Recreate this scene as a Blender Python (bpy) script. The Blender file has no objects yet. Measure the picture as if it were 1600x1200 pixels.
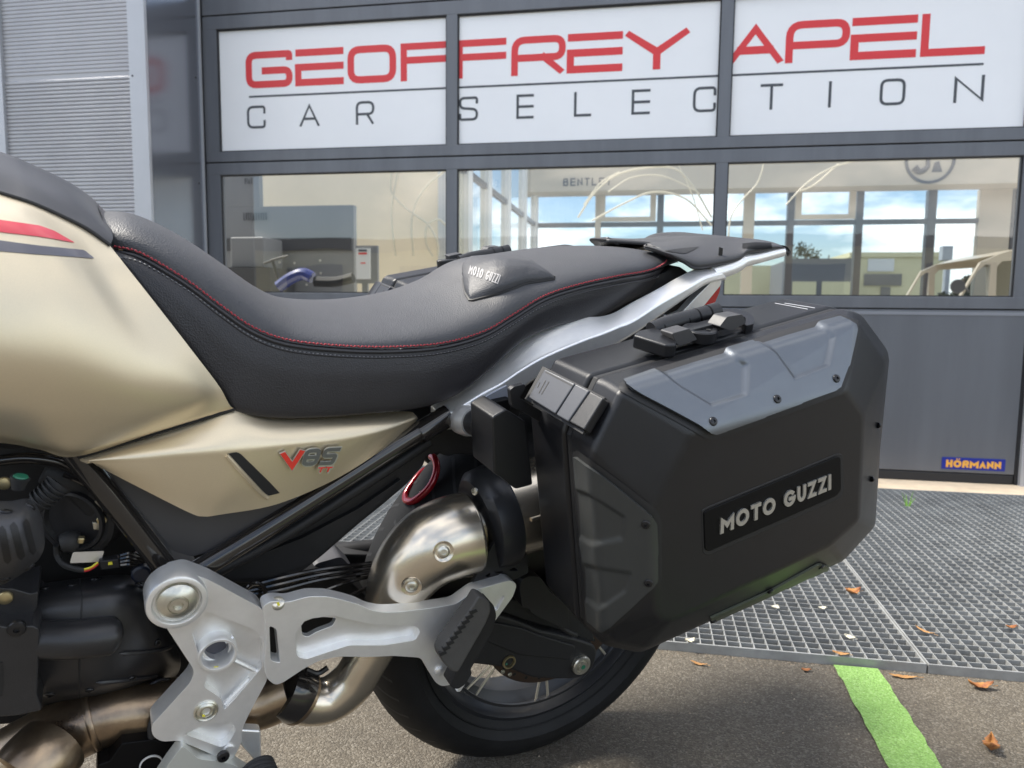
import bpy, bmesh, math, random
import numpy as np
from mathutils import Vector, Matrix
from mathutils.bvhtree import BVHTree
R_ = math.radians
random.seed(4); rng = np.random.default_rng(4)
sc = bpy.context.scene
C = sc.collection

# ---------------------------------------------------------------- camera
F_PX = 1150.0; CAM = np.array([0, 0, .8]); DOORY = 3.763
YAW, PIT, ROL = R_(10.2553), R_(5.7514), R_(0.5793)
_f = np.array([-math.sin(YAW), math.cos(YAW), 0]); _r = np.array([math.cos(YAW), math.sin(YAW), 0]); _u = np.array([0, 0, 1.])
camr, camf = _r.copy(), _f.copy()
F3 = _f*math.cos(PIT) - _u*math.sin(PIT); _u2 = _u*math.cos(PIT) + _f*math.sin(PIT)
R3 = _r*math.cos(ROL) + _u2*math.sin(ROL); U3 = _u2*math.cos(ROL) - _r*math.sin(ROL)
cam_d = bpy.data.cameras.new('camera'); cam = bpy.data.objects.new('camera', cam_d); C.objects.link(cam)
m = Matrix.Identity(4)
for i in range(3):
    m[i][0] = R3[i]; m[i][1] = U3[i]; m[i][2] = -F3[i]; m[i][3] = CAM[i]
cam.matrix_world = m
cam_d.sensor_width = 36; cam_d.lens = F_PX/1600*36; cam_d.clip_start = .02; cam_d.clip_end = 900
cam_d.dof.use_dof = True; cam_d.dof.focus_distance = 1.02; cam_d.dof.aperture_fstop = 8.0
sc.camera = cam
# ---------------------------------------------------------------- world
SUN_EL, SUN_AZ = R_(54), R_(-84)         # azimuth from +Y towards +X
world = bpy.data.worlds.new('World'); sc.world = world; world.use_nodes = True
wn = world.node_tree; wn.nodes.clear()
wo = wn.nodes.new('ShaderNodeOutputWorld'); bg = wn.nodes.new('ShaderNodeBackground')
sky = wn.nodes.new('ShaderNodeTexSky'); sky.sky_type = 'NISHITA'; sky.sun_disc = False
sky.sun_elevation = SUN_EL; sky.sun_rotation = SUN_AZ
sky.air_density = 1.0; sky.dust_density = .6; sky.ozone_density = 1.4
bg.inputs['Strength'].default_value = .115
tc = wn.nodes.new('ShaderNodeTexCoord'); mp = wn.nodes.new('ShaderNodeMapping'); mp.inputs['Scale'].default_value = (1, 1, 2.6)
nz = wn.nodes.new('ShaderNodeTexNoise'); nz.inputs['Scale'].default_value = 4.2; nz.inputs['Detail'].default_value = 8; nz.inputs['Roughness'].default_value = .56
cr = wn.nodes.new('ShaderNodeValToRGB'); cr.color_ramp.elements[0].position = .47; cr.color_ramp.elements[1].position = .62
mx = wn.nodes.new('ShaderNodeMix'); mx.data_type = 'RGBA'
mx.inputs[7].default_value = (11.5, 11.3, 11.0, 1)
L = wn.links.new
L(tc.outputs['Generated'], mp.inputs['Vector']); L(mp.outputs[0], nz.inputs['Vector']); L(nz.outputs['Fac'], cr.inputs[0])
L(cr.outputs[0], mx.inputs[0]); L(sky.outputs[0], mx.inputs[6]); L(mx.outputs[2], bg.inputs[0]); L(bg.outputs[0], wo.inputs[0])
sun_d = bpy.data.lights.new('sun', 'SUN'); sun_d.energy = 3.5; sun_d.angle = R_(15); sun_d.color = (1, .94, .84)
sun = bpy.data.objects.new('sun', sun_d); C.objects.link(sun)
sdir = Vector((math.cos(SUN_EL)*math.sin(SUN_AZ), math.cos(SUN_EL)*math.cos(SUN_AZ), math.sin(SUN_EL)))
sun.rotation_euler = sdir.to_track_quat('Z', 'Y').to_euler()
sc.view_settings.view_transform = 'Standard'; sc.view_settings.look = 'None'
sc.view_settings.exposure = 1.12; sc.view_settings.gamma = 1
sc.view_settings.use_curve_mapping = False

# ---------------------------------------------------------------- pixel -> place helpers
def ray(x, y): return R3*(x-800)/F_PX - U3*(y-600)/F_PX + F3
def G(x, y, z=0.0):
    d = ray(x, y); return CAM + d*(z-CAM[2])/d[2]
def YP(x, y, Y=DOORY):
    d = ray(x, y); return CAM + d*Y/d[1]
PHI, LAM = R_(29), R_(10)
br = camr*math.cos(PHI) + camf*math.sin(PHI)
_n = camr*math.sin(PHI) - camf*math.cos(PHI)
bu = _u*math.cos(LAM) + _n*math.sin(LAM)
bn = _n*math.cos(LAM) - _u*math.sin(LAM)
WHEEL = np.array([-0.1801, 1.2465, 0.3163]); BO = WHEEL - bu*.32
MB = Matrix([[br[i], -bn[i], bu[i], BO[i]] for i in range(3)] + [[0, 0, 0, 1]])
def B(x, y, w):
    d = ray(x, y); t = ((BO-CAM)@bn + w)/(d@bn); return CAM + d*t
def loc(p):
    d = np.asarray(p) - BO; return np.array([d@br, d@bn, d@bu])      # s, w, u
def wor(s, w, u): return BO + br*s + bn*w + bu*u
class Plane:
    """a plane in the bike's space or the world; px -> 2D and back"""
    def __init__(self, o, n, ex=None):
        self.o = np.asarray(o, float); n = np.asarray(n, float); self.n = n/np.linalg.norm(n)
        ex = br if ex is None else np.asarray(ex, float); ex = ex - self.n*(ex@self.n); self.ex = ex/np.linalg.norm(ex)
        self.ey = np.cross(self.n, self.ex)
    @classmethod
    def w(cls, w): return cls(BO + bn*w, bn)
    @classmethod
    def three(cls, a, b, c):
        a, b, c = B(*a), B(*b), B(*c); n = np.cross(b-a, c-a)
        if n@(CAM-a) < 0: n = -n
        return cls(a, n)
    def d2(self, x, y):
        d = ray(x, y); t = ((self.o-CAM)@self.n)/(d@self.n); p = CAM + d*t - self.o
        return np.array([p@self.ex, p@self.ey])
    def p3(self, a, b, h=0): return self.o + self.ex*a + self.ey*b + self.n*h

# ---------------------------------------------------------------- materials
def mat(name, col, rough=.5, metal=0, bump=0, bscale=300, var=0, vscale=8, coat=0, trans=None, spec=.5, col2=None, tex='noise', aniso=0, rvar=0):
    M = bpy.data.materials.new(name); M.use_nodes = True; nt = M.node_tree; b = nt.nodes['Principled BSDF']
    b.inputs['Base Color'].default_value = (*col, 1); b.inputs['Roughness'].default_value = rough; b.inputs['Metallic'].default_value = metal
    b.inputs['Specular IOR Level'].default_value = spec
    if coat: b.inputs['Coat Weight'].default_value = coat; b.inputs['Coat Roughness'].default_value = .08
    t = nt.nodes.new('ShaderNodeTexCoord')
    if bump:
        if tex == 'voronoi':
            n = nt.nodes.new('ShaderNodeTexVoronoi'); n.inputs['Scale'].default_value = bscale; o = n.outputs['Distance']
        else:
            n = nt.nodes.new('ShaderNodeTexNoise'); n.inputs['Scale'].default_value = bscale; n.inputs['Detail'].default_value = 3; o = n.outputs['Fac']
        bp = nt.nodes.new('ShaderNodeBump'); bp.inputs['Strength'].default_value = bump; bp.inputs['Distance'].default_value = .001
        nt.links.new(t.outputs['Object'], n.inputs['Vector']); nt.links.new(o, bp.inputs['Height']); nt.links.new(bp.outputs[0], b.inputs['Normal'])
    if var or col2:
        mpn = nt.nodes.new('ShaderNodeMapping'); mpn.inputs['Scale'].default_value = (1, 1, .12) if 'door' in name or 'jamb' in name else (1, 1, 1)
        n2 = nt.nodes.new('ShaderNodeTexNoise'); n2.inputs['Scale'].default_value = vscale; n2.inputs['Detail'].default_value = 6; n2.inputs['Roughness'].default_value = .62
        nt.links.new(t.outputs['Object'], mpn.inputs['Vector']); nt.links.new(mpn.outputs[0], n2.inputs['Vector'])
        r = nt.nodes.new('ShaderNodeValToRGB'); r.color_ramp.elements[0].position = .32; r.color_ramp.elements[1].position = .68
        c2 = col2 or tuple(min(1, c*(1+var)) for c in col); c1 = col if col2 else tuple(c*(1-var) for c in col)
        r.color_ramp.elements[0].color = (*c1, 1); r.color_ramp.elements[1].color = (*c2, 1)
        nt.links.new(n2.outputs['Fac'], r.inputs[0]); nt.links.new(r.outputs[0], b.inputs['Base Color'])
        if rvar:
            mr = nt.nodes.new('ShaderNodeMapRange'); mr.inputs[3].default_value = rough-rvar; mr.inputs[4].default_value = rough+rvar
            nt.links.new(n2.outputs['Fac'], mr.inputs[0]); nt.links.new(mr.outputs[0], b.inputs['Roughness'])
    return M
def glass_mat(name, tint=(.93, .95, .94), bumpy=0.0, ior=1.6):
    M = bpy.data.materials.new(name); M.use_nodes = True; nt = M.node_tree; nt.nodes.clear()
    o = nt.nodes.new('ShaderNodeOutputMaterial'); a = nt.nodes.new('ShaderNodeBsdfTransparent'); g = nt.nodes.new('ShaderNodeBsdfGlossy')
    a.inputs[0].default_value = (*tint, 1); g.inputs['Roughness'].default_value = .0
    fr = nt.nodes.new('ShaderNodeFresnel'); fr.inputs[0].default_value = ior; mxs = nt.nodes.new('ShaderNodeMixShader')
    nt.links.new(fr.outputs[0], mxs.inputs[0]); nt.links.new(a.outputs[0], mxs.inputs[1]); nt.links.new(g.outputs[0], mxs.inputs[2]); nt.links.new(mxs.outputs[0], o.inputs[0])
    if bumpy:
        t = nt.nodes.new('ShaderNodeTexCoord'); n = nt.nodes.new('ShaderNodeTexNoise'); n.inputs['Scale'].default_value = 1.6; n.inputs['Detail'].default_value = 1
        bp = nt.nodes.new('ShaderNodeBump'); bp.inputs['Strength'].default_value = bumpy; bp.inputs['Distance'].default_value = .05
        nt.links.new(t.outputs['Object'], n.inputs['Vector']); nt.links.new(n.outputs['Fac'], bp.inputs['Height']); nt.links.new(bp.outputs[0], g.inputs['Normal'])
    return M
M_ = {}
M_['gold'] = mat('gold_paint', (.70, .605, .44), .40, .80, bump=.05, bscale=1500, var=.03, vscale=900)
M_['blackgloss'] = mat('black_gloss_paint', (.018, .016, .015), .14, 0, coat=.5)
M_['blackplastic'] = mat('black_plastic', (.014, .014, .0155), .5, 0, spec=.4, bump=.25, bscale=1600, var=.12, vscale=40, rvar=.05)
M_['tankcover'] = mat('tank_cover_plastic', (.045, .045, .050), .42, 0, bump=.2, bscale=1300)
M_['case'] = mat('pannier_plastic', (.0085, .0090, .0110), .37, 0, spec=.45, bump=.22, bscale=1700, var=.10, vscale=24, rvar=.05)
M_['casedark'] = mat('plate_black', (.003, .003, .0035), .55, spec=.16, bump=.1, bscale=1500)
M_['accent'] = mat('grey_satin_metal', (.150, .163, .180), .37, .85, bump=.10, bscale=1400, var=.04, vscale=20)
M_['accentshade'] = mat('grey_satin_shaded', (.050, .053, .053), .38, .3, bump=.1, bscale=1400, var=.05, vscale=20)  # same satin grey as the top plate, darkened for its shaded side
M_['latch'] = mat('latch_grey', (.045, .048, .056), .34, .1, bump=.12, bscale=1300)
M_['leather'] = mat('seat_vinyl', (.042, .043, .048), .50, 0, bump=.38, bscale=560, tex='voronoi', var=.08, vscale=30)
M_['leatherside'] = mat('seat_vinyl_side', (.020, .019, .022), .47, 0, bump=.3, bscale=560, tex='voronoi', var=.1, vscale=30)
M_['silver'] = mat('silver_cast_paint', (.86, .86, .85), .29, .68, bump=.22, bscale=2400, var=.05, vscale=35)
M_['steel'] = mat('brushed_steel', (.68, .61, .50), .25, .95, bump=.04, bscale=900, var=.07, vscale=9, rvar=.06)
M_['heat'] = mat('heat_tinted_steel', (.20, .15, .11), .30, .95, bump=.12, bscale=300, col2=(.48, .37, .25), vscale=13, rvar=.08)
M_['bolt'] = mat('zinc_bolt', (.62, .60, .52), .30, .9, var=.1, vscale=120)
M_['blackbolt'] = mat('black_bolt', (.03, .03, .032), .28, .6)
M_['engine'] = mat('engine_satin_black', (.028, .028, .030), .33, .2, bump=.25, bscale=900, var=.15, vscale=18, rvar=.06)
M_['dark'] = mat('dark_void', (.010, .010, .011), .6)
M_['rack'] = mat('rack_plastic', (.042, .042, .045), .45, bump=.2, bscale=1500)
M_['rubber'] = mat('rubber', (.022, .022, .023), .62, bump=.35, bscale=800, var=.15, vscale=40)
M_['rubbergrey'] = mat('peg_rubber', (.062, .060, .058), .6, bump=.3, bscale=900, var=.1, vscale=50)
M_['valve'] = mat('valve_cover_grey', (.050, .051, .056), .42, .2, bump=.3, bscale=900)
M_['tyre'] = mat('tyre_rubber', (.0075, .0075, .008), .62, spec=.28, bump=.25, bscale=260, var=.3, vscale=22)
M_['rim'] = mat('rim_black', (.026, .027, .030), .36, .3)
M_['disc'] = mat('brake_disc_steel', (.13, .095, .075), .35, .9, bump=.1, bscale=400, var=.1)
M_['spoke'] = mat('spoke_steel', (.66, .62, .52), .35, .7)
M_['red'] = mat('red_paint', (.50, .015, .03), .3, 0, coat=.4)
M_['redstripe'] = mat('red_decal', (.62, .055, .075), .36, 0, coat=.3)
M_['greystripe'] = mat('grey_decal', (.13, .125, .145), .36, 0, coat=.3)
M_['redspring'] = mat('red_spring', (.35, .008, .018), .18, .2, coat=.6)
M_['redthread'] = mat('red_thread', (.36, .035, .05), .6)
M_['greythread'] = mat('grey_thread', (.20, .20, .21), .6)
M_['embroid'] = mat('embroidery_silver', (.36, .35, .35), .55, bump=.5, bscale=900)
M_['letters'] = mat('satin_metal_letter', (.52, .52, .49), .33, .75, var=.05, vscale=60)
M_['badgegrey'] = mat('badge_grey', (.16, .165, .17), .3, .6)
M_['badgered'] = mat('badge_red', (.66, .03, .02), .28, coat=.4)
M_['green'] = mat('green_plastic', (.015, .14, .08), .4)
M_['yellow'] = mat('yellow_mark', (.75, .68, .05), .5)
M_['orange'] = mat('orange_wire', (.6, .16, .02), .5)
M_['brass'] = mat('brass_clamp', (.5, .42, .24), .35, .9)
M_['redlens'] = mat('red_lens', (.45, .008, .012), .12, coat=1)
M_['frame'] = mat('door_grey_aluminium', (.135, .142, .158), .40, .2, bump=.05, bscale=500, var=.11, vscale=9, rvar=.04)
M_['framedark'] = mat('door_gasket', (.015, .015, .017), .6)
M_['panelgrey'] = mat('door_sheet_grey', (.130, .137, .153), .38, .15, bump=.10, bscale=420, var=.09, vscale=7)
M_['jamb'] = mat('jamb_sheet_grey', (.24, .25, .28), .20, .75, bump=.03, bscale=200, var=.05, vscale=2)
M_['signwhite'] = mat('sign_white', (.86, .865, .88), .45, bump=.03, bscale=60, var=.02, vscale=2)
M_['signred'] = mat('sign_red_film', (.70, .035, .04), .4)
M_['signgrey'] = mat('sign_dark_film', (.06, .065, .075), .4)
M_['alutrim'] = mat('aluminium_trim', (.42, .43, .455), .42, .35, bump=.05, bscale=300, var=.05, vscale=4)
M_['louvre'] = mat('louvre_aluminium', (.36, .36, .375), .42, .3, bump=.05, bscale=300, var=.07, vscale=3)
M_['asphalt'] = None
M_['galv'] = mat('galvanised_steel', (.30, .305, .30), .45, .2, bump=.15, bscale=200, var=.22, vscale=12)
M_['sill'] = mat('concrete_sill', (.74, .60, .43), .85, bump=.5, bscale=120, var=.14, vscale=10)
M_['beige'] = mat('beige_wall_paint', (.84, .74, .55), .7, var=.04, vscale=2)
M_['beige2'] = mat('beige_steel_paint', (.42, .37, .29), .6, var=.05, vscale=2)
M_['mullion'] = mat('dark_window_frame', (.09, .085, .085), .4, .3)
M_['board'] = mat('grey_display_board', (.20, .205, .21), .5, var=.06, vscale=2)
M_['boarddark'] = mat('dark_band', (.05, .05, .052), .5)
M_['white'] = mat('white_card', (.75, .75, .73), .5)
M_['floor'] = mat('showroom_tile', (.70, .66, .60), .35, var=.06, vscale=1)
M_['farwall'] = mat('cream_render', (.72, .66, .42), .8, var=.05, vscale=.5)
M_['fargrey'] = mat('grey_cladding', (.16, .16, .17), .6, var=.05, vscale=.5)
M_['leaf'] = mat('dry_leaf', (.20, .06, .025), .7, col2=(.42, .20, .05), vscale=60, bump=.4, bscale=200)
M_['leafb'] = mat('tan_leaf', (.30, .14, .045), .7, col2=(.42, .24, .09), vscale=60, bump=.4, bscale=200)
M_['leafw'] = mat('pale_leaf', (.55, .52, .42), .7, var=.2, vscale=60)
M_['foliage'] = mat('foliage', (.055, .06, .035), .8, var=.4, vscale=3)
M_['bark'] = mat('bark', (.10, .07, .05), .9)
M_['glass'] = glass_mat('door_glass', bumpy=.05, ior=1.95)
M_['glass2'] = glass_mat('rear_glass', (.60, .66, .70))
M_['glass3'] = glass_mat('side_glass', (.62, .66, .68))
M_['blue'] = mat('blue_plate', (.006, .02, .26), .35, coat=.3)
M_['gold_letter'] = mat('orange_yellow_print', (.80, .40, .06), .4)
M_['vanpaint'] = mat('van_cream_paint', (.36, .32, .25), .35, coat=.3)
M_['blueglow'] = mat('blue_glow_paint', (.03, .045, .20), .25, coat=.5)
M_['greenpaint'] = None
def ground_mats():
    A = bpy.data.materials.new('asphalt'); A.use_nodes = True; nt = A.node_tree; b = nt.nodes['Principled BSDF']
    t = nt.nodes.new('ShaderNodeTexCoord')
    def noise(s, d=2, r=.5):
        n = nt.nodes.new('ShaderNodeTexNoise'); n.inputs['Scale'].default_value = s; n.inputs['Detail'].default_value = d; n.inputs['Roughness'].default_value = r
        nt.links.new(t.outputs['Object'], n.inputs['Vector']); return n
    v = nt.nodes.new('ShaderNodeTexVoronoi'); v.inputs['Scale'].default_value = 300; nt.links.new(t.outputs['Object'], v.inputs['Vector'])
    r = nt.nodes.new('ShaderNodeValToRGB'); cs = [(.0, (.074, .063, .049)), (.35, (.100, .086, .066)), (.7, (.122, .105, .082)), (1., (.19, .172, .143))]
    while len(r.color_ramp.elements) < 4: r.color_ramp.elements.new(.5)
    for e, (p, c) in zip(r.color_ramp.elements, cs): e.position = p; e.color = (*c, 1)
    sep = nt.nodes.new('ShaderNodeSeparateColor'); nt.links.new(v.outputs['Color'], sep.inputs[0]); nt.links.new(sep.outputs[0], r.inputs[0])
    big = noise(2.2, 5, .6); rb = nt.nodes.new('ShaderNodeValToRGB'); rb.color_ramp.elements[0].position = .35; rb.color_ramp.elements[1].position = .7
    rb.color_ramp.elements[0].color = (.72, .72, .73, 1); rb.color_ramp.elements[1].color = (1.12, 1.10, 1.05, 1); nt.links.new(big.outputs['Fac'], rb.inputs[0])
    mm = nt.nodes.new('ShaderNodeMix'); mm.data_type = 'RGBA'; mm.blend_type = 'MULTIPLY'; mm.inputs[0].default_value = 1
    nt.links.new(r.outputs[0], mm.inputs[6]); nt.links.new(rb.outputs[0], mm.inputs[7]); nt.links.new(mm.outputs[2], b.inputs['Base Color'])
    b.inputs['Roughness'].default_value = .85
    n3 = noise(160, 3); ad = nt.nodes.new('ShaderNodeMath'); ad.operation = 'SUBTRACT'; nt.links.new(n3.outputs['Fac'], ad.inputs[0]); nt.links.new(v.outputs['Distance'], ad.inputs[1])
    bp = nt.nodes.new('ShaderNodeBump'); bp.inputs['Strength'].default_value = .75; bp.inputs['Distance'].default_value = .003
    nt.links.new(ad.outputs[0], bp.inputs['Height']); nt.links.new(bp.outputs[0], b.inputs['Normal'])
    M_['asphalt'] = A
    P = A.copy(); P.name = 'green_line_paint'; nt = P.node_tree; r = [n for n in nt.nodes if n.type == 'VALTORGB'][0]
    for e, c in zip(r.color_ramp.elements, [(.17, .31, .075), (.22, .40, .10), (.245, .44, .115), (.33, .52, .19)]): e.color = (*c, 1)
    M_['greenpaint'] = P
ground_mats()

# ---------------------------------------------------------------- object helpers
def tag(o, label=None, cat=None, group=None, kind=None):
    if label: o['label'] = label
    if cat: o['category'] = cat
    if group: o['group'] = group
    if kind: o['kind'] = kind
    return o
def empty(name, M=None, at=None):
    o = bpy.data.objects.new(name, None); C.objects.link(o); o.empty_display_size = .1
    if M is not None: o.matrix_world = M
    if at is not None: o.matrix_world = Matrix.Translation(Vector(at))
    return o
MATW = {}
def wm(o):
    if o is None: return Matrix.Identity(4)
    return MATW.get(o.name, o.matrix_world)
def mk(name, verts, faces, m, parent=None, smooth=True, sharp=35, centre=False):
    """verts are world coordinates"""
    me = bpy.data.meshes.new(name); inv = wm(parent).inverted()
    V = [inv @ Vector(v) for v in verts]
    me.from_pydata([tuple(v) for v in V], [], [tuple(f) for f in faces]); me.update()
    return fin(name, me, m, parent, smooth, sharp)
def fin(name, me, m, parent, smooth=True, sharp=35):
    if m is not None: me.materials.clear(); me.materials.append(m)
    if smooth:
        for p in me.polygons: p.use_smooth = True
        me.set_sharp_from_angle(angle=R_(sharp))
    o = bpy.data.objects.new(name, me); C.objects.link(o)
    if parent:
        o.parent = parent; MATW[o.name] = wm(parent).copy()
    return o
def fillet(P, r, n=4, closed=True):
    P = [np.asarray(p, float) for p in P]; out = []; N = len(P)
    rr = r if hasattr(r, '__len__') else [r]*N
    for i, p in enumerate(P):
        if (not closed and i in (0, N-1)) or rr[i] <= 0: out.append(p); continue
        a, b = P[i-1]-p, P[(i+1) % N]-p; la, lb = np.linalg.norm(a), np.linalg.norm(b)
        t = min(rr[i], la*.48, lb*.48)
        if t <= 1e-9: out.append(p); continue
        q0, q1 = p+a/la*t, p+b/lb*t
        for k in range(n+1):
            s = k/n; out.append((1-s)**2*q0 + 2*s*(1-s)*p + s*s*q1)
    return out
def curve_mesh(outl, holes, t):
    cu = bpy.data.curves.new('tmp', 'CURVE'); cu.dimensions = '2D'; cu.fill_mode = 'BOTH'; cu.extrude = t/2
    for poly in [outl]+list(holes):
        sp = cu.splines.new('POLY'); sp.points.add(len(poly)-1); sp.use_cyclic_u = True
        for q, p in zip(sp.points, poly): q.co = (p[0], p[1], 0, 1)
    o = bpy.data.objects.new('tmp', cu); C.objects.link(o); dg = bpy.context.evaluated_depsgraph_get(); dg.update()
    me = bpy.data.meshes.new_from_object(o.evaluated_get(dg)); bpy.data.objects.remove(o); bpy.data.curves.remove(cu)
    bm = bmesh.new(); bm.from_mesh(me); bmesh.ops.remove_doubles(bm, verts=bm.verts, dist=1e-5)
    bmesh.ops.dissolve_limit(bm, angle_limit=R_(.5), verts=bm.verts, edges=bm.edges)
    bmesh.ops.recalc_face_normals(bm, faces=bm.faces); bm.to_mesh(me); bm.free(); return me
def plate(name, outl, pl, t, m, parent, holes=(), bev=.002, fil=0, px=True, cuts=(), seg=2, recess=(), sharp=35):
    """a cast or moulded plate: front face lies on the plane, thickness t behind it"""
    if isinstance(pl, (int, float)): pl = Plane.w(pl)
    cv = (lambda P: [pl.d2(*p) for p in P]) if px else (lambda P: [np.array(p) for p in P])
    ol = fillet([np.array(p, float) for p in outl], fil) if fil else outl
    hs = [fillet([np.array(p, float) for p in h], 4 if px else .002) for h in holes]
    me = curve_mesh(cv(ol), [cv(h) for h in hs], t)
    for v in me.vertices: v.co.z -= t/2
    tmp = None
    if recess:
        o = bpy.data.objects.new('tmpo', me); C.objects.link(o); cs = []
        for rp, dep in recess:
            cm = curve_mesh(cv(fillet([np.array(p, float) for p in rp], 5 if px else .003)), [], .06)
            for v in cm.vertices: v.co.z += .03-dep
            c = bpy.data.objects.new('tmpc', cm); C.objects.link(c); cs.append(c)
            md = o.modifiers.new('b', 'BOOLEAN'); md.object = c; md.operation = 'DIFFERENCE'; md.solver = 'EXACT'
        dg = bpy.context.evaluated_depsgraph_get(); dg.update(); me = bpy.data.meshes.new_from_object(o.evaluated_get(dg))
        for x in [o]+cs: bpy.data.objects.remove(x)
        bm = bmesh.new(); bm.from_mesh(me); bmesh.ops.dissolve_limit(bm, angle_limit=R_(.5), verts=bm.verts, edges=bm.edges); bm.to_mesh(me); bm.free()
    inv = wm(parent).inverted()
    for v in me.vertices: v.co = inv @ Vector(pl.p3(v.co.x, v.co.y, v.co.z))
    me.update()
    o = fin(name, me, m, parent, True, sharp)
    if bev:
        b = o.modifiers.new('bevel', 'BEVEL'); b.width = bev; b.segments = seg; b.limit_method = 'ANGLE'; b.angle_limit = R_(35); b.harden_normals = True; b.use_clamp_overlap = True
    return o
def catmull(P, n, closed=False):
    P = np.asarray(P, float)
    if len(P) == 2:
        t = np.linspace(0, 1, n)[:, None]; return P[0]*(1-t)+P[1]*t
    d = np.linalg.norm(np.diff(P[:, :3], axis=0), axis=1)**.5; d = np.maximum(d, 1e-6); T = np.concatenate([[0], np.cumsum(d)])
    m = np.zeros_like(P)
    for i in range(len(P)):
        if i == 0: m[i] = (P[1]-P[0])/d[0]
        elif i == len(P)-1: m[i] = (P[-1]-P[-2])/d[-1]
        else: m[i] = ((P[i]-P[i-1])/d[i-1]*d[i] + (P[i+1]-P[i])/d[i]*d[i-1])/(d[i]+d[i-1])
    out = []
    for t in np.linspace(0, T[-1], n):
        i = min(np.searchsorted(T, t, side='right')-1, len(P)-2); h = T[i+1]-T[i]; s = (t-T[i])/h
        out.append((2*s**3-3*s*s+1)*P[i]+(s**3-2*s*s+s)*h*m[i]+(-2*s**3+3*s*s)*P[i+1]+(s**3-s*s)*h*m[i+1])
    return np.array(out)
def catidx(P, n):
    """catmull with uniform parameter so that matched stations stay matched"""
    P = np.asarray(P, float); N = len(P); out = []
    for t in np.linspace(0, N-1, n):
        i = min(int(t), N-2); s = t-i
        m0 = (P[i+1]-P[max(i-1, 0)])/(2 if i > 0 else 1); m1 = (P[min(i+2, N-1)]-P[i])/(2 if i+2 < N else 1)
        out.append((2*s**3-3*s*s+1)*P[i]+(s**3-2*s*s+s)*m0+(-2*s**3+3*s*s)*P[i+1]+(s**3-s*s)*m1)
    return np.array(out)
def grid_faces(nr, nc, off=0, closed_r=False, flip=False):
    F = []
    for i in range(nr if closed_r else nr-1):
        for j in range(nc-1):
            a, b, c, d = i*nc+j, i*nc+j+1, ((i+1) % nr)*nc+j+1, ((i+1) % nr)*nc+j
            F.append(tuple(off+k for k in ((a, d, c, b) if flip else (a, b, c, d))))
    return F
def patch(name, rows, m, parent, nu=40, nv=16, smooth_rows=True, thick=0, mirror=False, px=True, extra=None, sharp=40):
    W = [np.array([B(*p) for p in r]) if px else np.array(r) for r in rows]
    same = len({len(w) for w in W}) == 1
    W = [catidx(w, nu) if same else catmull(w, nu) for w in W]
    W = np.array(W)
    if smooth_rows: W = np.stack([catidx(W[:, j], nv) for j in range(nu)], 1)
    nr = W.shape[0]; V = W.reshape(-1, 3); F = grid_faces(nr, nu)
    a, b, c = W[nr//2, nu//2], W[nr//2, nu//2+1], W[nr//2+1 if nr > 2 else 1, nu//2]
    nrm = np.cross(b-a, c-a)
    if nrm@bn < 0: F = [f[::-1] for f in F]
    V = list(V)
    if mirror:
        n0 = len(V); MV = []
        for v in V: s, w, u = loc(v); MV.append(wor(s, -w, u))
        F += [tuple(n0+k for k in f[::-1]) for f in F]; V += MV
    o = mk(name, V, F, m, parent, sharp=sharp)
    if mirror:
        bm = bmesh.new(); bm.from_mesh(o.data); bmesh.ops.remove_doubles(bm, verts=bm.verts, dist=.0008); bmesh.ops.recalc_face_normals(bm, faces=bm.faces); bm.to_mesh(o.data); bm.free()
        o.data.set_sharp_from_angle(angle=R_(sharp))
    if thick:
        s = o.modifiers.new('solid', 'SOLIDIFY'); s.thickness = thick; s.offset = -1
        b = o.modifiers.new('bevel', 'BEVEL'); b.width = min(.0012, thick*.4); b.segments = 2; b.limit_method = 'ANGLE'; b.angle_limit = R_(50); b.harden_normals = True
    return o
def frames(P):
    T = np.gradient(P, axis=0); T /= np.linalg.norm(T, axis=1)[:, None]
    n = np.cross(T[0], [0.31, .2, .93]); n /= np.linalg.norm(n); N = [n]
    for i in range(1, len(P)):
        n = N[-1]-T[i]*(N[-1]@T[i]); N.append(n/np.linalg.norm(n))
    N = np.array(N); return T, N, np.cross(T, N)
def tube_geo(P, rad, seg=16, cap=True):
    P = np.asarray(P); rad = np.broadcast_to(np.asarray(rad, float), (len(P),)); T, N, Bn = frames(P)
    a = np.linspace(0, 2*np.pi, seg, endpoint=False); V = []
    for i in range(len(P)):
        for t in a: V.append(P[i]+(N[i]*math.cos(t)+Bn[i]*math.sin(t))*rad[i])
    F = []
    for i in range(len(P)-1):
        for j in range(seg):
            k = (j+1) % seg; F.append((i*seg+j, i*seg+k, (i+1)*seg+k, (i+1)*seg+j))
    if cap: F.append(tuple(range(seg))[::-1]); F.append(tuple((len(P)-1)*seg+j for j in range(seg)))
    return V, F
def tube(name, pts, m, parent, r=.01, n=None, seg=16, px=True, cap=True, straight=False, sharp=40):
    """pts: (px,py,w[,r])"""
    P = np.array([list(B(*p[:3]))+[p[3] if len(p) > 3 else r] for p in pts]) if px else np.array([list(p[:3])+[p[3] if len(p) > 3 else r] for p in pts])
    if not straight: P = catmull(P, n or max(2, len(P)*6))
    V, F = tube_geo(P[:, :3], P[:, 3], seg, cap); return mk(name, V, F, m, parent, sharp=sharp)
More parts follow.
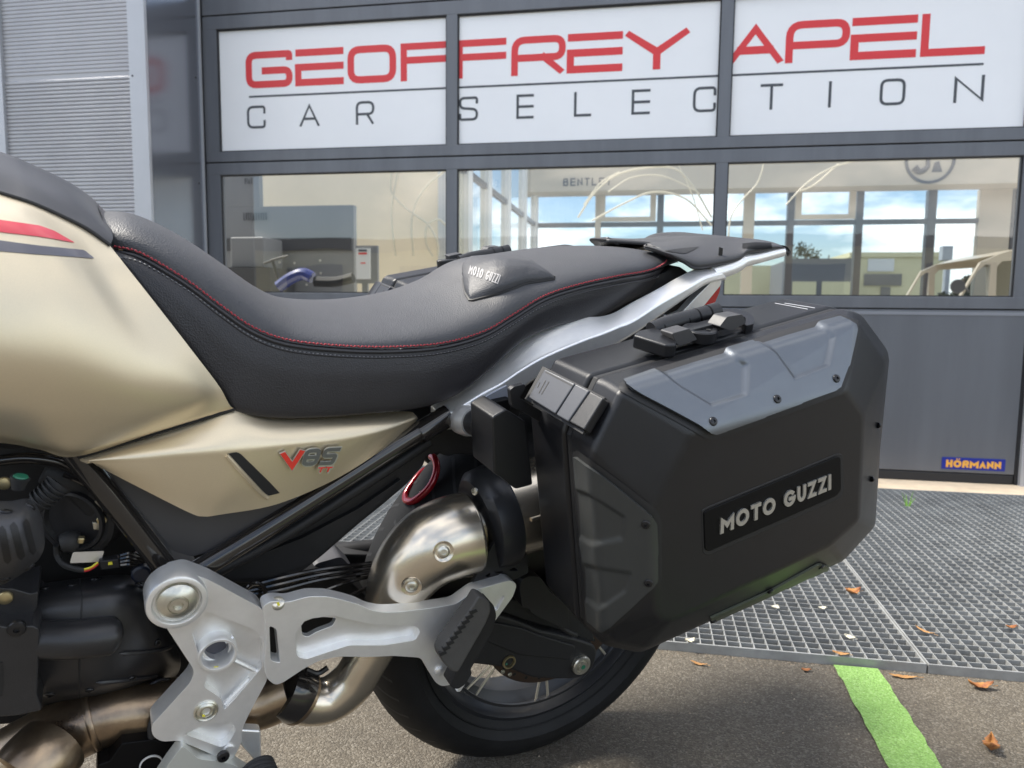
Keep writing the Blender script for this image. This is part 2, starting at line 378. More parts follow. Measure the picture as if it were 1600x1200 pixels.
def lathe(name, c, axis, prof, m, parent, seg=24, sharp=35, arc=None):
    """prof: (radius, height along axis)"""
    ax = np.asarray(axis, float); ax /= np.linalg.norm(ax); e = np.cross(ax, [.1, .2, 1.]); e /= np.linalg.norm(e); g = np.cross(ax, e); c = np.asarray(c)
    V = []; F = []
    for r, h in prof:
        for k in range(seg):
            t = 2*math.pi*k/seg; V.append(c+ax*h+(e*math.cos(t)+g*math.sin(t))*max(r, 1e-5))
    for i in range(len(prof)-1):
        for j in range(seg):
            k = (j+1) % seg; F.append((i*seg+j, i*seg+k, (i+1)*seg+k, (i+1)*seg+j))
    o = mk(name, V, F, m, parent, sharp=sharp)
    bm = bmesh.new(); bm.from_mesh(o.data); bmesh.ops.remove_doubles(bm, verts=bm.verts, dist=1e-5); bmesh.ops.recalc_face_normals(bm, faces=bm.faces); bm.to_mesh(o.data); bm.free()
    o.data.set_sharp_from_angle(angle=R_(sharp)); return o
def hexbolt(name, c, axis, r, m, parent, h=None, dome=.35, socket=True):
    h = h or r*.5; pr = [(r*.98, -h), (r, 0), (r*.9, h*dome), (r*.55, h*dome*1.6)]
    pr += [(r*.36, h*dome*1.7), (r*.34, -h*.6), (0, -h*.6)] if socket else [(r*.2, h*dome*1.9), (0, h*dome*1.9)]
    return lathe(name, c, axis, pr, m, parent, seg=20, sharp=30)
def box(name, x0, x1, y0, y1, z0, z1, m, parent=None, bev=0, smooth=False):
    V = [(x, y, z) for x in (x0, x1) for y in (y0, y1) for z in (z0, z1)]
    F = [(0, 1, 3, 2), (4, 6, 7, 5), (0, 4, 5, 1), (2, 3, 7, 6), (0, 2, 6, 4), (1, 5, 7, 3)]
    o = mk(name, V, F, m, parent, smooth=smooth or bool(bev))
    if bev:
        b = o.modifiers.new('bevel', 'BEVEL'); b.width = bev; b.segments = 2; b.harden_normals = True
    return o
def boxes(name, L_, m, parent=None, kind=None):
    V = []; F = []
    for x0, x1, y0, y1, z0, z1 in L_:
        k = len(V); V += [(x, y, z) for x in (x0, x1) for y in (y0, y1) for z in (z0, z1)]
        F += [tuple(k+i for i in f) for f in [(0, 1, 3, 2), (4, 6, 7, 5), (0, 4, 5, 1), (2, 3, 7, 6), (0, 2, 6, 4), (1, 5, 7, 3)]]
    o = mk(name, V, F, m, parent, smooth=False)
    if kind: o['kind'] = kind
    return o
def bvh(*objs):
    V = []; F = []
    for o in objs:
        k = len(V); M = wm(o); V += [tuple(M @ v.co) for v in o.data.vertices]; F += [tuple(k+i for i in p.vertices) for p in o.data.polygons]
    return BVHTree.FromPolygons(V, F)
def hit(t, x, y):
    d = Vector(ray(x, y)).normalized(); p, n, i, dist = t.ray_cast(Vector(CAM), d)
    if p is None:
        return None
    if n.dot(d) > 0: n = -n
    return np.array(p), np.array(n)
def draped(name, upper, lower, target, m, parent, nu=40, nv=12, off=.002, relief=None, thick=0, thick_in=True):
    """a skin that follows a body: px border curves, each point set onto the body"""
    U = catmull(np.array(upper, float), nu) if len(upper) > 2 and relief != 'lin' else np.array([np.array(upper[0])*(1-t)+np.array(upper[-1])*t for t in np.linspace(0, 1, nu)])
    if isinstance(nu, int): U = poly_res(upper, nu); Lw = poly_res(lower, nu)
    P = np.zeros((nv, nu, 3)); ok = np.zeros((nv, nu), bool)
    for i in range(nv):
        for j in range(nu):
            t = i/(nv-1); q = U[j]*(1-t)+Lw[j]*t; h = hit(target, *q)
            if h is None: continue
            f = relief(q[0], q[1], j/(nu-1), t) if callable(relief) else 0
            P[i, j] = h[0]+h[1]*(off+f); ok[i, j] = True
    if not ok.all():
        idx = np.argwhere(ok)
        if len(idx) == 0: raise RuntimeError('draped misses '+name)
        for i, j in np.argwhere(~ok):
            k = idx[((idx-[i, j])**2).sum(1).argmin()]; t = i/(nv-1); q = U[j]*(1-t)+Lw[j]*t
            ref = P[tuple(k)]; pl = Plane(ref, bn); a = pl.d2(*q); P[i, j] = pl.p3(*a)
    V = P.reshape(-1, 3); F = grid_faces(nv, nu)
    n = np.cross(P[0, 1]-P[0, 0], P[1, 0]-P[0, 0])
    if n@(CAM-P[0, 0]) < 0: F = [f[::-1] for f in F]
    o = mk(name, V, F, m, parent, sharp=50)
    if thick:
        s = o.modifiers.new('solid', 'SOLIDIFY'); s.thickness = thick; s.offset = -1
        b = o.modifiers.new('bevel', 'BEVEL'); b.width = thick*.35; b.segments = 2; b.limit_method = 'ANGLE'; b.angle_limit = R_(55); b.harden_normals = True
    return o
def poly_res(P, n):
    P = np.asarray(P, float); d = np.linalg.norm(np.diff(P, axis=0), axis=1); T = np.concatenate([[0], np.cumsum(d)]); t = np.linspace(0, T[-1], n)
    return np.stack([np.interp(t, T, P[:, k]) for k in range(P.shape[1])], 1)
# ---------------------------------------------------------------- lettering from strokes
def arc(cx, cy, rx, ry, a0, a1, n=14):
    return [(cx+rx*math.cos(R_(a0+(a1-a0)*k/n)), cy+ry*math.sin(R_(a0+(a1-a0)*k/n))) for k in range(n+1)]
def glyph(ch, st):
    """strokes in a unit box; st: 'wide' squared letters or 'geo' round letters. returns [(points, closed, corner radius)]"""
    W = st == 'wide'
    g = {
     'E': [([(0, 0), (0, .5)], 0, 0)] if 0 else [([(1, 1), (0, 1), (0, 0), (1, 0)], 0, 0), ([(0, .5), (1, .5)], 0, 0)],
     'F': [([(1, 1), (0, 1), (0, 0)], 0, 0), ([(0, .56), (1, .56)], 0, 0)],
     'L': [([(0, 1), (0, 0), (1, 0)], 0, 0)],
     'T': [([(0, 1), (1, 1)], 0, 0), ([(.5, 1), (.5, 0)], 0, 0)],
     'I': [([(.5, 0), (.5, 1)], 0, 0)],
     'N': [([(0, 0), (0, 1), (1, 0), (1, 1)], 0, 0)],
     'M': [([(0, 0), (0, 1), (.5, .38), (1, 1), (1, 0)], 0, 0)],
     'Z': [([(0, 1), (1, 1), (0, 0), (1, 0)], 0, 0)],
     'A': [([(0, 0), (.5, 1), (1, 0)], 0, 0), ([(.2, .32), (.8, .32)], 0, 0)],
     'V': [([(0, 1), (.5, 0), (1, 1)], 0, 0)],
     'Y': [([(0, 1), (.5, .42), (1, 1)], 0, 0), ([(.5, .42), (.5, 0)], 0, 0)],
     'H': [([(0, 0), (0, 1)], 0, 0), ([(1, 0), (1, 1)], 0, 0), ([(0, .5), (1, .5)], 0, 0)],
     'P': [([(0, 0), (0, 1), (1, 1), (1, .4), (.05, .4)], 0, .3)],
     'R': [([(0, 0), (0, 1), (1, 1), (1, .44), (0, .44)], 0, .28), ([(.62, .44), (.95, 0)], 0, 0)],
     'U': [([(0, 1), (0, 0), (1, 0), (1, 1)], 0, .45)],
     'D': [([(0, 0), (0, 1), (1, 1), (1, 0)], 1, .4)],
     'B': [([(0, 0), (0, 1), (.9, 1), (.9, .52), (0, .52)], 0, .2), ([(0, .52), (1, .52), (1, 0), (0, 0)], 0, .2)],
     'X': [([(0, 0), (1, 1)], 0, 0), ([(0, 1), (1, 0)], 0, 0)],
     'S': [([(1, .78), (1, 1), (0, 1), (0, .54), (1, .46), (1, 0), (0, 0), (0, .22)], 0, .24)],
     '8': [([(0, 0), (0, 1), (1, 1), (1, 0)], 1, .25), ([(0, .5), (1, .5)], 0, 0)],
     '5': [([(1, 1), (0, 1), (0, .55), (1, .55), (1, 0), (0, 0)], 0, .12)],
    }
    if W:
        g['O'] = [([(0, 0), (0, 1), (1, 1), (1, 0)], 1, .26)]
        g['G'] = [([(1, .90), (1, 1), (0, 1), (0, 0), (1, 0), (1, .46), (.40, .46)], 0, .22)]
        g['C'] = [([(1, .72), (1, 1), (0, 1), (0, 0), (1, 0), (1, .28)], 0, .28)]
    else:
        g['O'] = [(arc(.5, .5, .5, .5, 0, 360, 28)[:-1], 1, 0)]
        g['G'] = [(arc(.5, .5, .5, .5, 48, 345, 24)+[(1, .46), (.55, .46)], 0, 0)]
        g['U'] = [([(0, 1)]+arc(.5, .45, .5, .45, 180, 360, 14)+[(1, 1)], 0, 0)]
    return g[ch]
def ribbon(P, closed, w):
    P = [np.array(p, float) for p in P]; N = len(P); Lf = []; Rt = []
    for i in range(N):
        a = P[i]-P[i-1] if (i > 0 or closed) else P[1]-P[0]; b = P[(i+1) % N]-P[i] if (i < N-1 or closed) else P[-1]-P[-2]
        a = a/(np.linalg.norm(a)+1e-12); b = b/(np.linalg.norm(b)+1e-12); na, nb = np.array([-a[1], a[0]]), np.array([-b[1], b[0]])
        mi = na+nb; q = np.linalg.norm(mi)
        mi = na if q < 1e-6 else mi/q; c = max(.34, mi@na); Lf.append(P[i]+mi*w/2/c); Rt.append(P[i]-mi*w/2/c)
    return Lf, Rt
def letter_geo(ch, st, quad, sw, pl, h, base):
    """quad: bl, br, tr, tl in plane coordinates; strokes of width sw kept inside"""
    q = [np.array(k, float) for k in quad]; wid = np.linalg.norm(q[1]-q[0]); hei = np.linalg.norm(q[3]-q[0])
    V = []; F = []
    for k, (P, cl, rad) in enumerate(glyph(ch, st)):
        i0 = sw/2/wid; j0 = sw/2/hei; Q = []
        for x, y in P:
            X = i0+(1-2*i0)*x; Y = j0+(1-2*j0)*y
            Q.append(np.array([X*wid, Y*hei]))
        if rad: Q = fillet(Q, rad*min(wid, hei), 5, bool(cl))
        if not cl:   # let free ends reach the border of the box
            for a, b in ((0, 1), (-1, -2)):
                d = Q[a]-Q[b]; d /= np.linalg.norm(d); Q[a] = Q[a]+d*sw/2
        Lf, Rt = ribbon(Q, cl, sw); n = len(Q); hh = h+k*.0003; o = len(V)
        def mp_(p, z):
            x, y = min(max(p[0]/wid, -.02), 1.02), min(max(p[1]/hei, 0), 1)
            a = (q[0]*(1-x)+q[1]*x)*(1-y)+(q[3]*(1-x)+q[2]*x)*y; return pl.p3(a[0], a[1], z)
        for z in (base, hh):
            V += [mp_(p, z+(i_*.00012/n if z else 0)) for i_, p in enumerate(Lf)]+[mp_(p, z+(i_*.00012/n if z else 0)) for i_, p in enumerate(Rt)]
        m_ = n if cl else n-1
        for i in range(m_):
            j = (i+1) % n; a, b, c, d = o+i, o+j, o+n+j, o+n+i; t = 2*n
            F += [(a+t, d+t, c+t, b+t), (a, a+t, b+t, b), (d, c, c+t, d+t)]
        if not cl:
            for i in (0, n-1): a, d = o+i, o+n+i; F.append((a, d, d+2*n, a+2*n) if i == 0 else (a, a+2*n, d+2*n, d))
    return V, F
def text(s, st, pl, quad, sw, m, parent, h=.001, base=0., gap=.22, widths=None, name='letter', px=True, slant=0, offx=0, offy=0):
    q = [pl.d2(*p) if px else np.array(p, float) for p in quad]
    ws = [(widths or {}).get(c, {'I': .3, 'M': 1.15, 'O': 1.05, 'G': 1.0, ' ': .7}.get(c, .85)) for c in s]
    tot = sum(ws)+gap*(len(s)-1); x = 0; out = []
    ht = np.linalg.norm(q[3]-q[0])
    for c, w in zip(s, ws):
        a, b = x/tot, (x+w)/tot; x += w+gap
        if c == ' ': continue
        lerp = lambda t, u: (q[0]*(1-t)+q[1]*t)*(1-u)+(q[3]*(1-t)+q[2]*t)*u
        qq = [lerp(a, 0), lerp(b, 0), lerp(b, 1), lerp(a, 1)]
        V, F = letter_geo(c, st, qq, sw, pl, h, base); out.append((V, F))
    if name is None: return out
    return [mk(name, V, F, m, parent, smooth=False) for V, F in out]
# ================================================================ SETTING
ID = None
YF, YB, PX0, PX1, PZ = 1.716, 3.480, -3.0, 2.95, -.07
def sheet(name, rects, z, m, kind='structure'):
    V = []; F = []
    for x0, x1, y0, y1 in rects:
        k = len(V); V += [(x0, y0, z), (x1, y0, z), (x1, y1, z), (x0, y1, z)]; F.append((k, k+1, k+2, k+3))
    o = mk(name, V, F, m, None, smooth=False); tag(o, kind=kind); return o
IY = 3.90   # inner face of the building front
sheet('asphalt_ground', [(-300, 300, -300, YF), (-300, PX0, YF, YB), (PX1, 300, YF, YB)], 0, M_['asphalt'])
sheet('forecourt_beyond', [(-300, 300, 12.4, 500), (-300, -9.5, YB, 12.4), (9.5, 300, YB, 12.4)], -.004, M_['asphalt'])
# light pit under the gratings
V = [(PX0, YF, -.001), (PX1, YF, -.001), (PX1, YB, -.001), (PX0, YB, -.001), (PX0, YF, PZ), (PX1, YF, PZ), (PX1, YB, PZ), (PX0, YB, PZ)]
pit = mk('shaft_floor', V, [(4, 5, 6, 7), (0, 1, 5, 4), (1, 2, 6, 5), (2, 3, 7, 6), (3, 0, 4, 7)], mat('shaft_concrete', (.085, .09, .078), .9, col2=(.16, .16, .15), vscale=14, bump=.5, bscale=80), None, smooth=False); tag(pit, kind='structure')
o = box('concrete_sill', -2.4, 9.5, YB, DOORY+.04, -.15, .004, M_['sill'], None, bev=.004); tag(o, kind='structure')
# green marking
g = [G(1308, 1051), G(1376, 1052), None, None]
x0, x1 = g[0][0], g[1][0]
n = 60; V = []
for i in range(n+1):
    y = YF-.006-1.5*i/n; V += [(x0+random.uniform(-.0025, .0025), y, .004), (x1+random.uniform(-.0025, .0025), y, .004)]
o = mk('green_painted_line', V, [(2*i, 2*i+1, 2*i+3, 2*i+2) for i in range(n)], M_['greenpaint'], None, smooth=False); tag(o, kind='structure')

# gratings: a thing for each panel
def grating(xa, xb, label):
    t = empty('steel_grating', at=((xa+xb)/2, (YF+YB)/2, 0)); tag(t, label, 'grating', 'steel gratings over the light shaft')
    T = .021; Bz = T-.030; p = .0305
    fr = boxes('edge_frame', [(xa, xb, YF, YF+.004, Bz, T+.001), (xa, xb, YB-.004, YB, Bz, T+.001), (xa, xa+.004, YF+.004, YB-.004, Bz, T+.001), (xb-.004, xb, YF+.004, YB-.004, Bz, T+.001)], M_['galv'], t)
    b = fr.modifiers.new('bevel', 'BEVEL'); b.width = .0008; b.segments = 1
    nx = int((xb-xa)/p); ny = int((YB-YF)/p); dx = (xb-xa)/nx; dy = (YB-YF)/ny
    boxes('bearing_bars', [(xa+dx*i-.0011, xa+dx*i+.0011, YF+.004, YB-.004, Bz, T-.0006) for i in range(1, nx)], M_['galv'], t, 'stuff')
    boxes('cross_bars', [(xa+.004, xb-.004, YF+dy*j-.0011, YF+dy*j+.0011, Bz+.012, T) for j in range(1, ny)], M_['galv'], t, 'stuff')
    return t
JX = .640
grating(JX+.0015, JX+1.198, 'galvanised steel floor grating right of the seam beside the green line')
grating(JX-1.198, JX-.0015, 'galvanised steel floor grating left of the seam with leaves below, under the side case')
grating(JX-2.398, JX-1.2015, 'galvanised steel floor grating seen behind the rear tyre and the red spring')
grating(JX+1.2015, PX1, 'galvanised steel floor grating farthest right before the garage door')
# square fixing clips near the front edge
def clip(px, py):
    c = G(px, py, .022); return c
# leaf litter in the shaft
V = []; F = []
for i in range(900):
    x = random.uniform(-.3, 1.1) if i < 700 else random.uniform(-1.9, 2.6); y = random.uniform(YF+.01, YF+ (.75 if i < 700 else 1.7)); a = random.uniform(0, 6.3); s = random.uniform(.006, .017); z = PZ+random.uniform(.003, .018)
    k = len(V); c, d = math.cos(a)*s, math.sin(a)*s
    V += [(x-c, y-d, z), (x+d*.5, y-c*.5, z+.003), (x+c, y+d, z+.002), (x-d*.5, y+c*.5, z+.004)]; F.append((k, k+1, k+2, k+3))
o = mk('leaf_litter', V, F, M_['leaf'], None, smooth=False); tag(o, 'brown leaf litter lying in the shaft under the gratings', 'leaf litter', kind='stuff')
o.data.materials.append(M_['leafb']); o.data.materials.append(M_['leafw'])
for p in o.data.polygons: p.material_index = random.choices((0, 1, 2), (6, 3, 1))[0]

def leaf(px, py, z, L_, Wd, rot, m, label, curl=.3, seed=0):
    r = random.Random(seed); c = G(px, py, z); n = 12; V = []; F = []
    for i in range(n+1):
        t = i/n; w = Wd*math.sin(math.pi*t**.8)**.8*(1+r.uniform(-.25, .25)); x = (t-.5)*L_
        zz = curl*L_*(4*(t-.5)**2)*.6+.001+r.uniform(0, .0012)
        for k, q in enumerate((-1, -.5, 0, .5, 1)):
            X, Y = x+r.uniform(-.001, .001), q*w/2; Z = zz+abs(q)*Wd*curl*.6
            V.append((c[0]+X*math.cos(rot)-Y*math.sin(rot), c[1]+X*math.sin(rot)+Y*math.cos(rot), z+Z))
    for i in range(n):
        for k in range(4): F.append((i*5+k, i*5+k+1, (i+1)*5+k+1, (i+1)*5+k))
    t = empty('dry_leaf', at=(c[0], c[1], z))
    o = mk('blade', V, F, m, t); s = o.modifiers.new('solid', 'SOLIDIFY'); s.thickness = .0006
    V, F = tube_geo(np.array([[c[0]+L_*.5*math.cos(rot)*k, c[1]+L_*.5*math.sin(rot)*k, z+.003+curl*L_*.2*k] for k in (.9, 1.1, 1.35)]), .0006, 6); mk('stalk', V, F, m, t)
    tag(t, label, 'leaf', 'fallen leaves on the ground')
lf = M_['leaf']; lb = M_['leafb']; lw = M_['leafw']
leaf(1548, 1172, 0, .042, .030, 1.2, lf, 'dark red brown curled leaf alone on the asphalt at the lower right', .55, 1)
leaf(1532, 1076, 0, .052, .024, .1, lf, 'rust brown leaf on asphalt just in front of the grating edge, far right', .4, 2)
leaf(1412, 1059, 0, .060, .012, 0, lb, 'long tan leaf lying against the grating frame beside the green line', .12, 3)
leaf(1092, 1039, 0, .038, .010, -.3, lb, 'slim orange leaf on asphalt below the side case', .2, 4)
leaf(1012, 1022, 0, .02, .012, .3, lb, 'small pale orange leaf on asphalt close to the rear tyre', .3, 5)
leaf(1333, 928, .022, .046, .036, .4, lf, 'broad rust brown leaf on the grating left of the seam', .35, 6)
leaf(1314, 1024, .022, .036, .016, -.2, lb, 'pale tan leaf on the grating at its front edge', .25, 7)
leaf(1445, 988, .022, .05, .010, -.9, lb, 'thin tan leaf on the grating right of the seam', .2, 8)
leaf(1078, 1004, .022, .024, .018, .4, lw, 'small yellowish leaf on the grating corner under the side case', .4, 9)
leaf(1285, 952, .022, .022, .018, .4, lw, 'round cream leaf on the grating, upper of the two cream ones', .25, 10)
leaf(1328, 998, .022, .026, .020, -.6, lw, 'round cream leaf on the grating, lower of the two cream ones', .25, 11)
leaf(1212, 951, .022, .024, .02, 1.0, lw, 'cream leaf on the grating nearest the side case', .25, 12)
leaf(1259, 1049, 0, .02, .013, .2, lf, 'tiny dark leaf on asphalt left of the green line', .3, 13)
leaf(1580, 982, .022, .03, .016, .3, lf, 'rust leaf on the grating at the right edge of the picture', .3, 14)
# a sprout of grass growing through the grating
t = empty('grass_sprout', at=G(1418, 800, 0)); tag(t, 'small green grass sprout growing through the grating near the garage door', 'grass sprout')
for k in range(4):
    c = G(1418, 798, .0); a = k*1.7; P = np.array([[c[0], c[1], -.02], [c[0]+.01*math.cos(a), c[1]+.008*math.sin(a), .03], [c[0]+.028*math.cos(a), c[1]+.02*math.sin(a), .055+.01*k]])
    V, F = tube_geo(catmull(P, 8), np.linspace(.004, .0005, 8), 6); mk('blade', V, F, mat('sprout_green', (.20, .42, .05), .6), t)

V = []; F = []
for i in range(1500):
    if i < 900: x = random.uniform(-1.2, 1.7); y = YF-abs(random.gauss(0, .018))-.003
    else: x = random.uniform(-1.2, 1.3); y = random.uniform(.6, YF)
    s = random.uniform(.0008, .0026); k = len(V); V += [(x-s, y-s*.6, 0), (x+s, y-s*.4, 0), (x+random.uniform(-s, s), y+s, 0), (x, y, s*1.1)]; F += [(k, k+1, k+3), (k+1, k+2, k+3), (k+2, k, k+3)]
o = mk('grit', V, F, mat('grit_stone', (.20, .15, .10), .9, col2=(.38, .33, .26), vscale=90), None, smooth=False); tag(o, 'fine grit and crumbs gathered along the front edge of the gratings', 'grit', kind='stuff')
# ---------------------------------------------------------------- garage door
def X_(px, py, Y=DOORY): return YP(px, py, Y)[0]
D0 = DOORY; FA = M_['frame']
door = empty('sectional_door', at=(-.3, D0, 0)); tag(door, 'dark grey sectional garage door with white sign panels above a band of windows', 'garage door')
XL, XR = -2.395, 1.719
xs = [(-2.395, -2.314), (-1.036, -.980), (.3115, .3665), (1.657, 1.719)]
zs = {'J0': 3.16, 'J1': 2.351, 'J2': 1.583, 'J3': .823}
Y0, Y1 = D0, D0+.045
secs = [('J3', 'J2', .8815, 1.517), ('J2', 'J1', 1.640, 2.280), ('J1', 'J0', 2.435, 3.08)]
for a, b, z0, z1 in secs:
    za, zb = zs[a]+.003, zs[b]-.003
    for q0, q1 in ((za, z0), (z1, zb)): box('rail', XL, XR, Y0, Y1, q0, q1, FA, door, bev=.003)
    for x0, x1 in xs: box('stile', x0, x1, Y0+.0006, Y1, z0-.001, z1+.001, FA, door)
    box('joint_seal', XL+.01, XR-.01, Y0+.014, Y1-.002, zs[a]-.0029, zs[a]+.0029, M_['framedark'], door)
# bottom section
pn = box('bottom_panel', XL, XR, Y0, Y1, .052, zs['J3']-.003, M_['panelgrey'], door, bev=.004)
box('panel_edge', XL+.004, XR-.004, Y0-.003, Y0-.0004, zs['J3']-.028, zs['J3']-.012, mat('panel_edge_light', (.24, .25, .28), .35, .3), door, bev=.001)
box('floor_seal', XL, XR, Y0+.002, Y1-.002, .004, .050, M_['framedark'], door, bev=.006)
# panes, beads and sign panels
for a, b, z0, z1 in secs:
    for k in range(3):
        x0, x1 = xs[k][1], xs[k+1][0]; sign = a == 'J2'
        for r in ((x0, x1, z0, z0+.006), (x0, x1, z1-.006, z1), (x0, x0+.006, z0+.006, z1-.006), (x1-.006, x1, z0+.006, z1-.006)):
            box('glazing_bead', r[0], r[1], Y0+.008, Y0+.0195, r[2], r[3], M_['framedark'], door)
        if sign:
            box('sign_panel', x0, x1, Y0+.020, Y0+.0255, z0, z1, M_['signwhite'], door)
        else:
            V = [(x0, Y0+.022, z0), (x1, Y0+.022, z0), (x1, Y0+.022, z1), (x0, Y0+.022, z1)]
            mk('window_pane', V, [(0, 1, 2, 3)], M_['glass'], door, smooth=False)
# sign lettering
PS = Plane((0, D0+.020, 0), (0, -1, 0), (1, 0, 0))
def wq(x0, x1, z0, z1): return [(x0, z0), (x1, z0), (x1, z1), (x0, z1)]
def boxl(px0, px1, py): return X_(px0, py, D0+.02), X_(px1, py, D0+.02)
def yl(px, top=True):  # letter rows in the picture, for finding x only
    return 110+(px-385)*(-.058)
red = [('G', 384, 457), ('E', 462, 537), ('O', 543, 619), ('F', 626, 703), ('F', 713, 791), ('R', 799, 884), ('E', 887, 973), ('Y', 978, 1076), ('A', 1137, 1224), ('P', 1228, 1328), ('E', 1331, 1433), ('L', 1440, 1541)]
z0, z1 = 1.972, 2.160
for ch, a, b in red:
    x0, x1 = boxl(a, b, yl((a+b)/2))
    if ch == 'E':
        V = []; F = []
        sw = .036
        for P in ([(x0, z1-sw/2), (x1, z1-sw/2)], [(x1, (z0+z1)/2+.002), (x0+.014, (z0+z1)/2+.002), (x0+.014, z0+sw/2), (x1, z0+sw/2)]):
            Lf, Rt = ribbon(P, False, sw); n = len(P); k = len(V)
            for hh in (0, .0012): V += [PS.p3(p[0], p[1], hh) for p in Lf]+[PS.p3(p[0], p[1], hh) for p in Rt]
            for i in range(n-1): F += [(k+i+2*n, k+i+1+2*n, k+n+i+1+2*n, k+n+i+2*n), (k+i, k+i+1, k+i+1+2*n, k+i+2*n), (k+n+i, k+n+i+1, k+n+i+1+2*n, k+n+i+2*n)]
        mk('letter', V, F, M_['signred'], door, smooth=False)
    else:
        V, F = letter_geo(ch, 'wide', wq(x0, x1, z0, z1), .036 if ch not in 'FPRL' else .034, PS, .0012, 0); mk('letter', V, F, M_['signred'], door, smooth=False)
xa, xb = X_(386, 150), X_(1540, 97)
for k in range(3):
    x0, x1 = max(xa, xs[k][1]), min(xb, xs[k+1][0]); box('sign_rule', x0, x1, D0+.0190, D0+.0199, 1.9235, 1.9335, M_['signgrey'], door)
sm = [('C', 386, 415), ('A', 468, 499), ('R', 556, 585), ('S', 717, 747), ('E', 807, 834), ('L', 897, 924), ('E', 987, 1016), ('C', 1083, 1119), ('T', 1188, 1223), ('I', 1293, 1301), ('O', 1375, 1415), ('N', 1491, 1538)]
for ch, a, b in sm:
    x0, x1 = boxl(a, b, 180-(a-385)*.043); V, F = letter_geo(ch, 'wide', wq(x0, x1, 1.762, 1.881), .0125, PS, .0012, 0)
    mk('letter', V, F, M_['signgrey'], door, smooth=False)
# maker's plate on the bottom panel
p0, p1 = YP(1472, 734, D0-.003), YP(1570, 720, D0-.003)
mx0, mx1 = X_(1471, 725), X_(1570, 730); mz0, mz1 = .107, .163
mpz = YP(1520, 716)[2], YP(1520, 734)[2]; mz0, mz1 = mpz[1]-.001, mpz[0]+.001
mp2 = box('maker_plate', mx0, mx1, D0-.0035, D0-.0003, mz0, mz1, M_['blue'], door, bev=.0008)
PM = Plane((0, D0-.0036, 0), (0, -1, 0), (1, 0, 0)); h_ = mz1-mz0
text('HORMANN', 'geo', PM, wq(mx0+.018, mx1-.018, mz0+h_*.17, mz0+h_*.78), .0105, M_['gold_letter'], mp2, .0008, 0, gap=.10, px=False)
for k in (0, 1):
    xx = mx0+.018+(mx1-mx0-.036)*(.185+.045*k); boxes('letter', [(xx, xx+.006, D0-.0045, D0-.0036, mz0+h_*.83, mz0+h_*.92)], M_['gold_letter'], mp2)

# wall to the left: return panel, corner trim and louvres
YL = 3.32
ret = empty('return_panel', at=(-2.4, YL, 0)); tag(ret, 'smooth dark grey metal return panel between the louvred wall and the garage door', 'wall panel')
box('sheet', -2.46, -2.402, YL, D0+.04, 0, 3.3, M_['jamb'], ret)
box('edge_strip', -2.402, -2.392, D0-.028, D0-.018, 0, 3.3, M_['alutrim'], ret)
box('guide_rail', -2.402, -2.3965, D0-.016, D0+.05, 0, 3.3, M_['framedark'], ret)
for py in (122, 287): 
    c = YP(308, py, D0-.05); hexbolt('rivet', (-2.402, D0-.06, c[2]), (1, 0, 0), .006, M_['blackbolt'], ret, socket=False)
rt = empty('right_frame', at=(1.74, D0, 0)); tag(rt, 'pale door frame strip at the right edge of the garage door', 'door frame')
box('gasket', 1.7215, 1.735, D0+.004, D0+.05, 0, 3.3, M_['framedark'], rt); box('post', 1.737, 1.83, D0-.02, D0+.1, 0, 3.3, M_['alutrim'], rt)
lv = empty('louvred_wall', at=(-3.2, YL, 0)); tag(lv, 'silver grey louvred wall cladding at the left edge', 'wall cladding')
xt = X_(222, 150, YL)
xr0 = X_(209, 200, YL-.003)
box('corner_trim', xr0, -2.402, YL-.022, YL-.0005, 0, 3.3, M_['alutrim'], lv, bev=.002)
xl0 = X_(10, 150, YL); box('side_trim', xl0-.055, xl0, YL-.022, YL-.0005, 0, 3.3, M_['alutrim'], lv, bev=.002)
zj = YP(110, 117, YL)[2]
def slats(z0, z1, pitch, dep):
    V = []; F = []; n = int((z1-z0)/pitch)
    for i in range(n):
        z = z0+i*pitch; k = len(V); y = YL
        for X in (xl0, xr0): V += [(X, y-.002, z), (X, y-dep, z+pitch*.18), (X, y-dep, z+pitch*.62), (X, y-.002, z+pitch*.98)]
        F += [(k, k+4, k+5, k+1), (k+1, k+5, k+6, k+2), (k+2, k+6, k+7, k+3)]
    o = mk('slats', V, F, M_['louvre'], lv, smooth=False); o['kind'] = 'stuff'
slats(0.02, zj-.006, .0186, .0062); slats(zj+.004, 3.3, .0186, .0042)
box('backing', xl0, xr0, YL-.0015, YL+.05, 0, 3.3, M_['louvre'], lv)
for X, py in ((xr0+.018, 118), (xl0-.03, 130)):
    c = YP(212, py, YL-.022); hexbolt('rivet', (X, YL-.0225, c[2]), (0, -1, 0), .005, M_['blackbolt'], lv, socket=False)
wl = box('facade_wall', -14, xl0-.06, YL, YL+.3, 0, 3.6, M_['louvre'], None); tag(wl, 'plain silver grey facade continuing left of the louvres', 'wall')
wr = box('facade_wall', 1.832, 9.5, D0-.01, D0+.25, 0, 3.6, M_['panelgrey'], None); tag(wr, 'plain grey facade continuing right of the garage door', 'wall')
wt = box('fascia', -2.46, 1.832, D0-.02, D0+.25, 3.302, 4.0, M_['panelgrey'], None); tag(wt, 'grey fascia above the garage door', 'fascia')

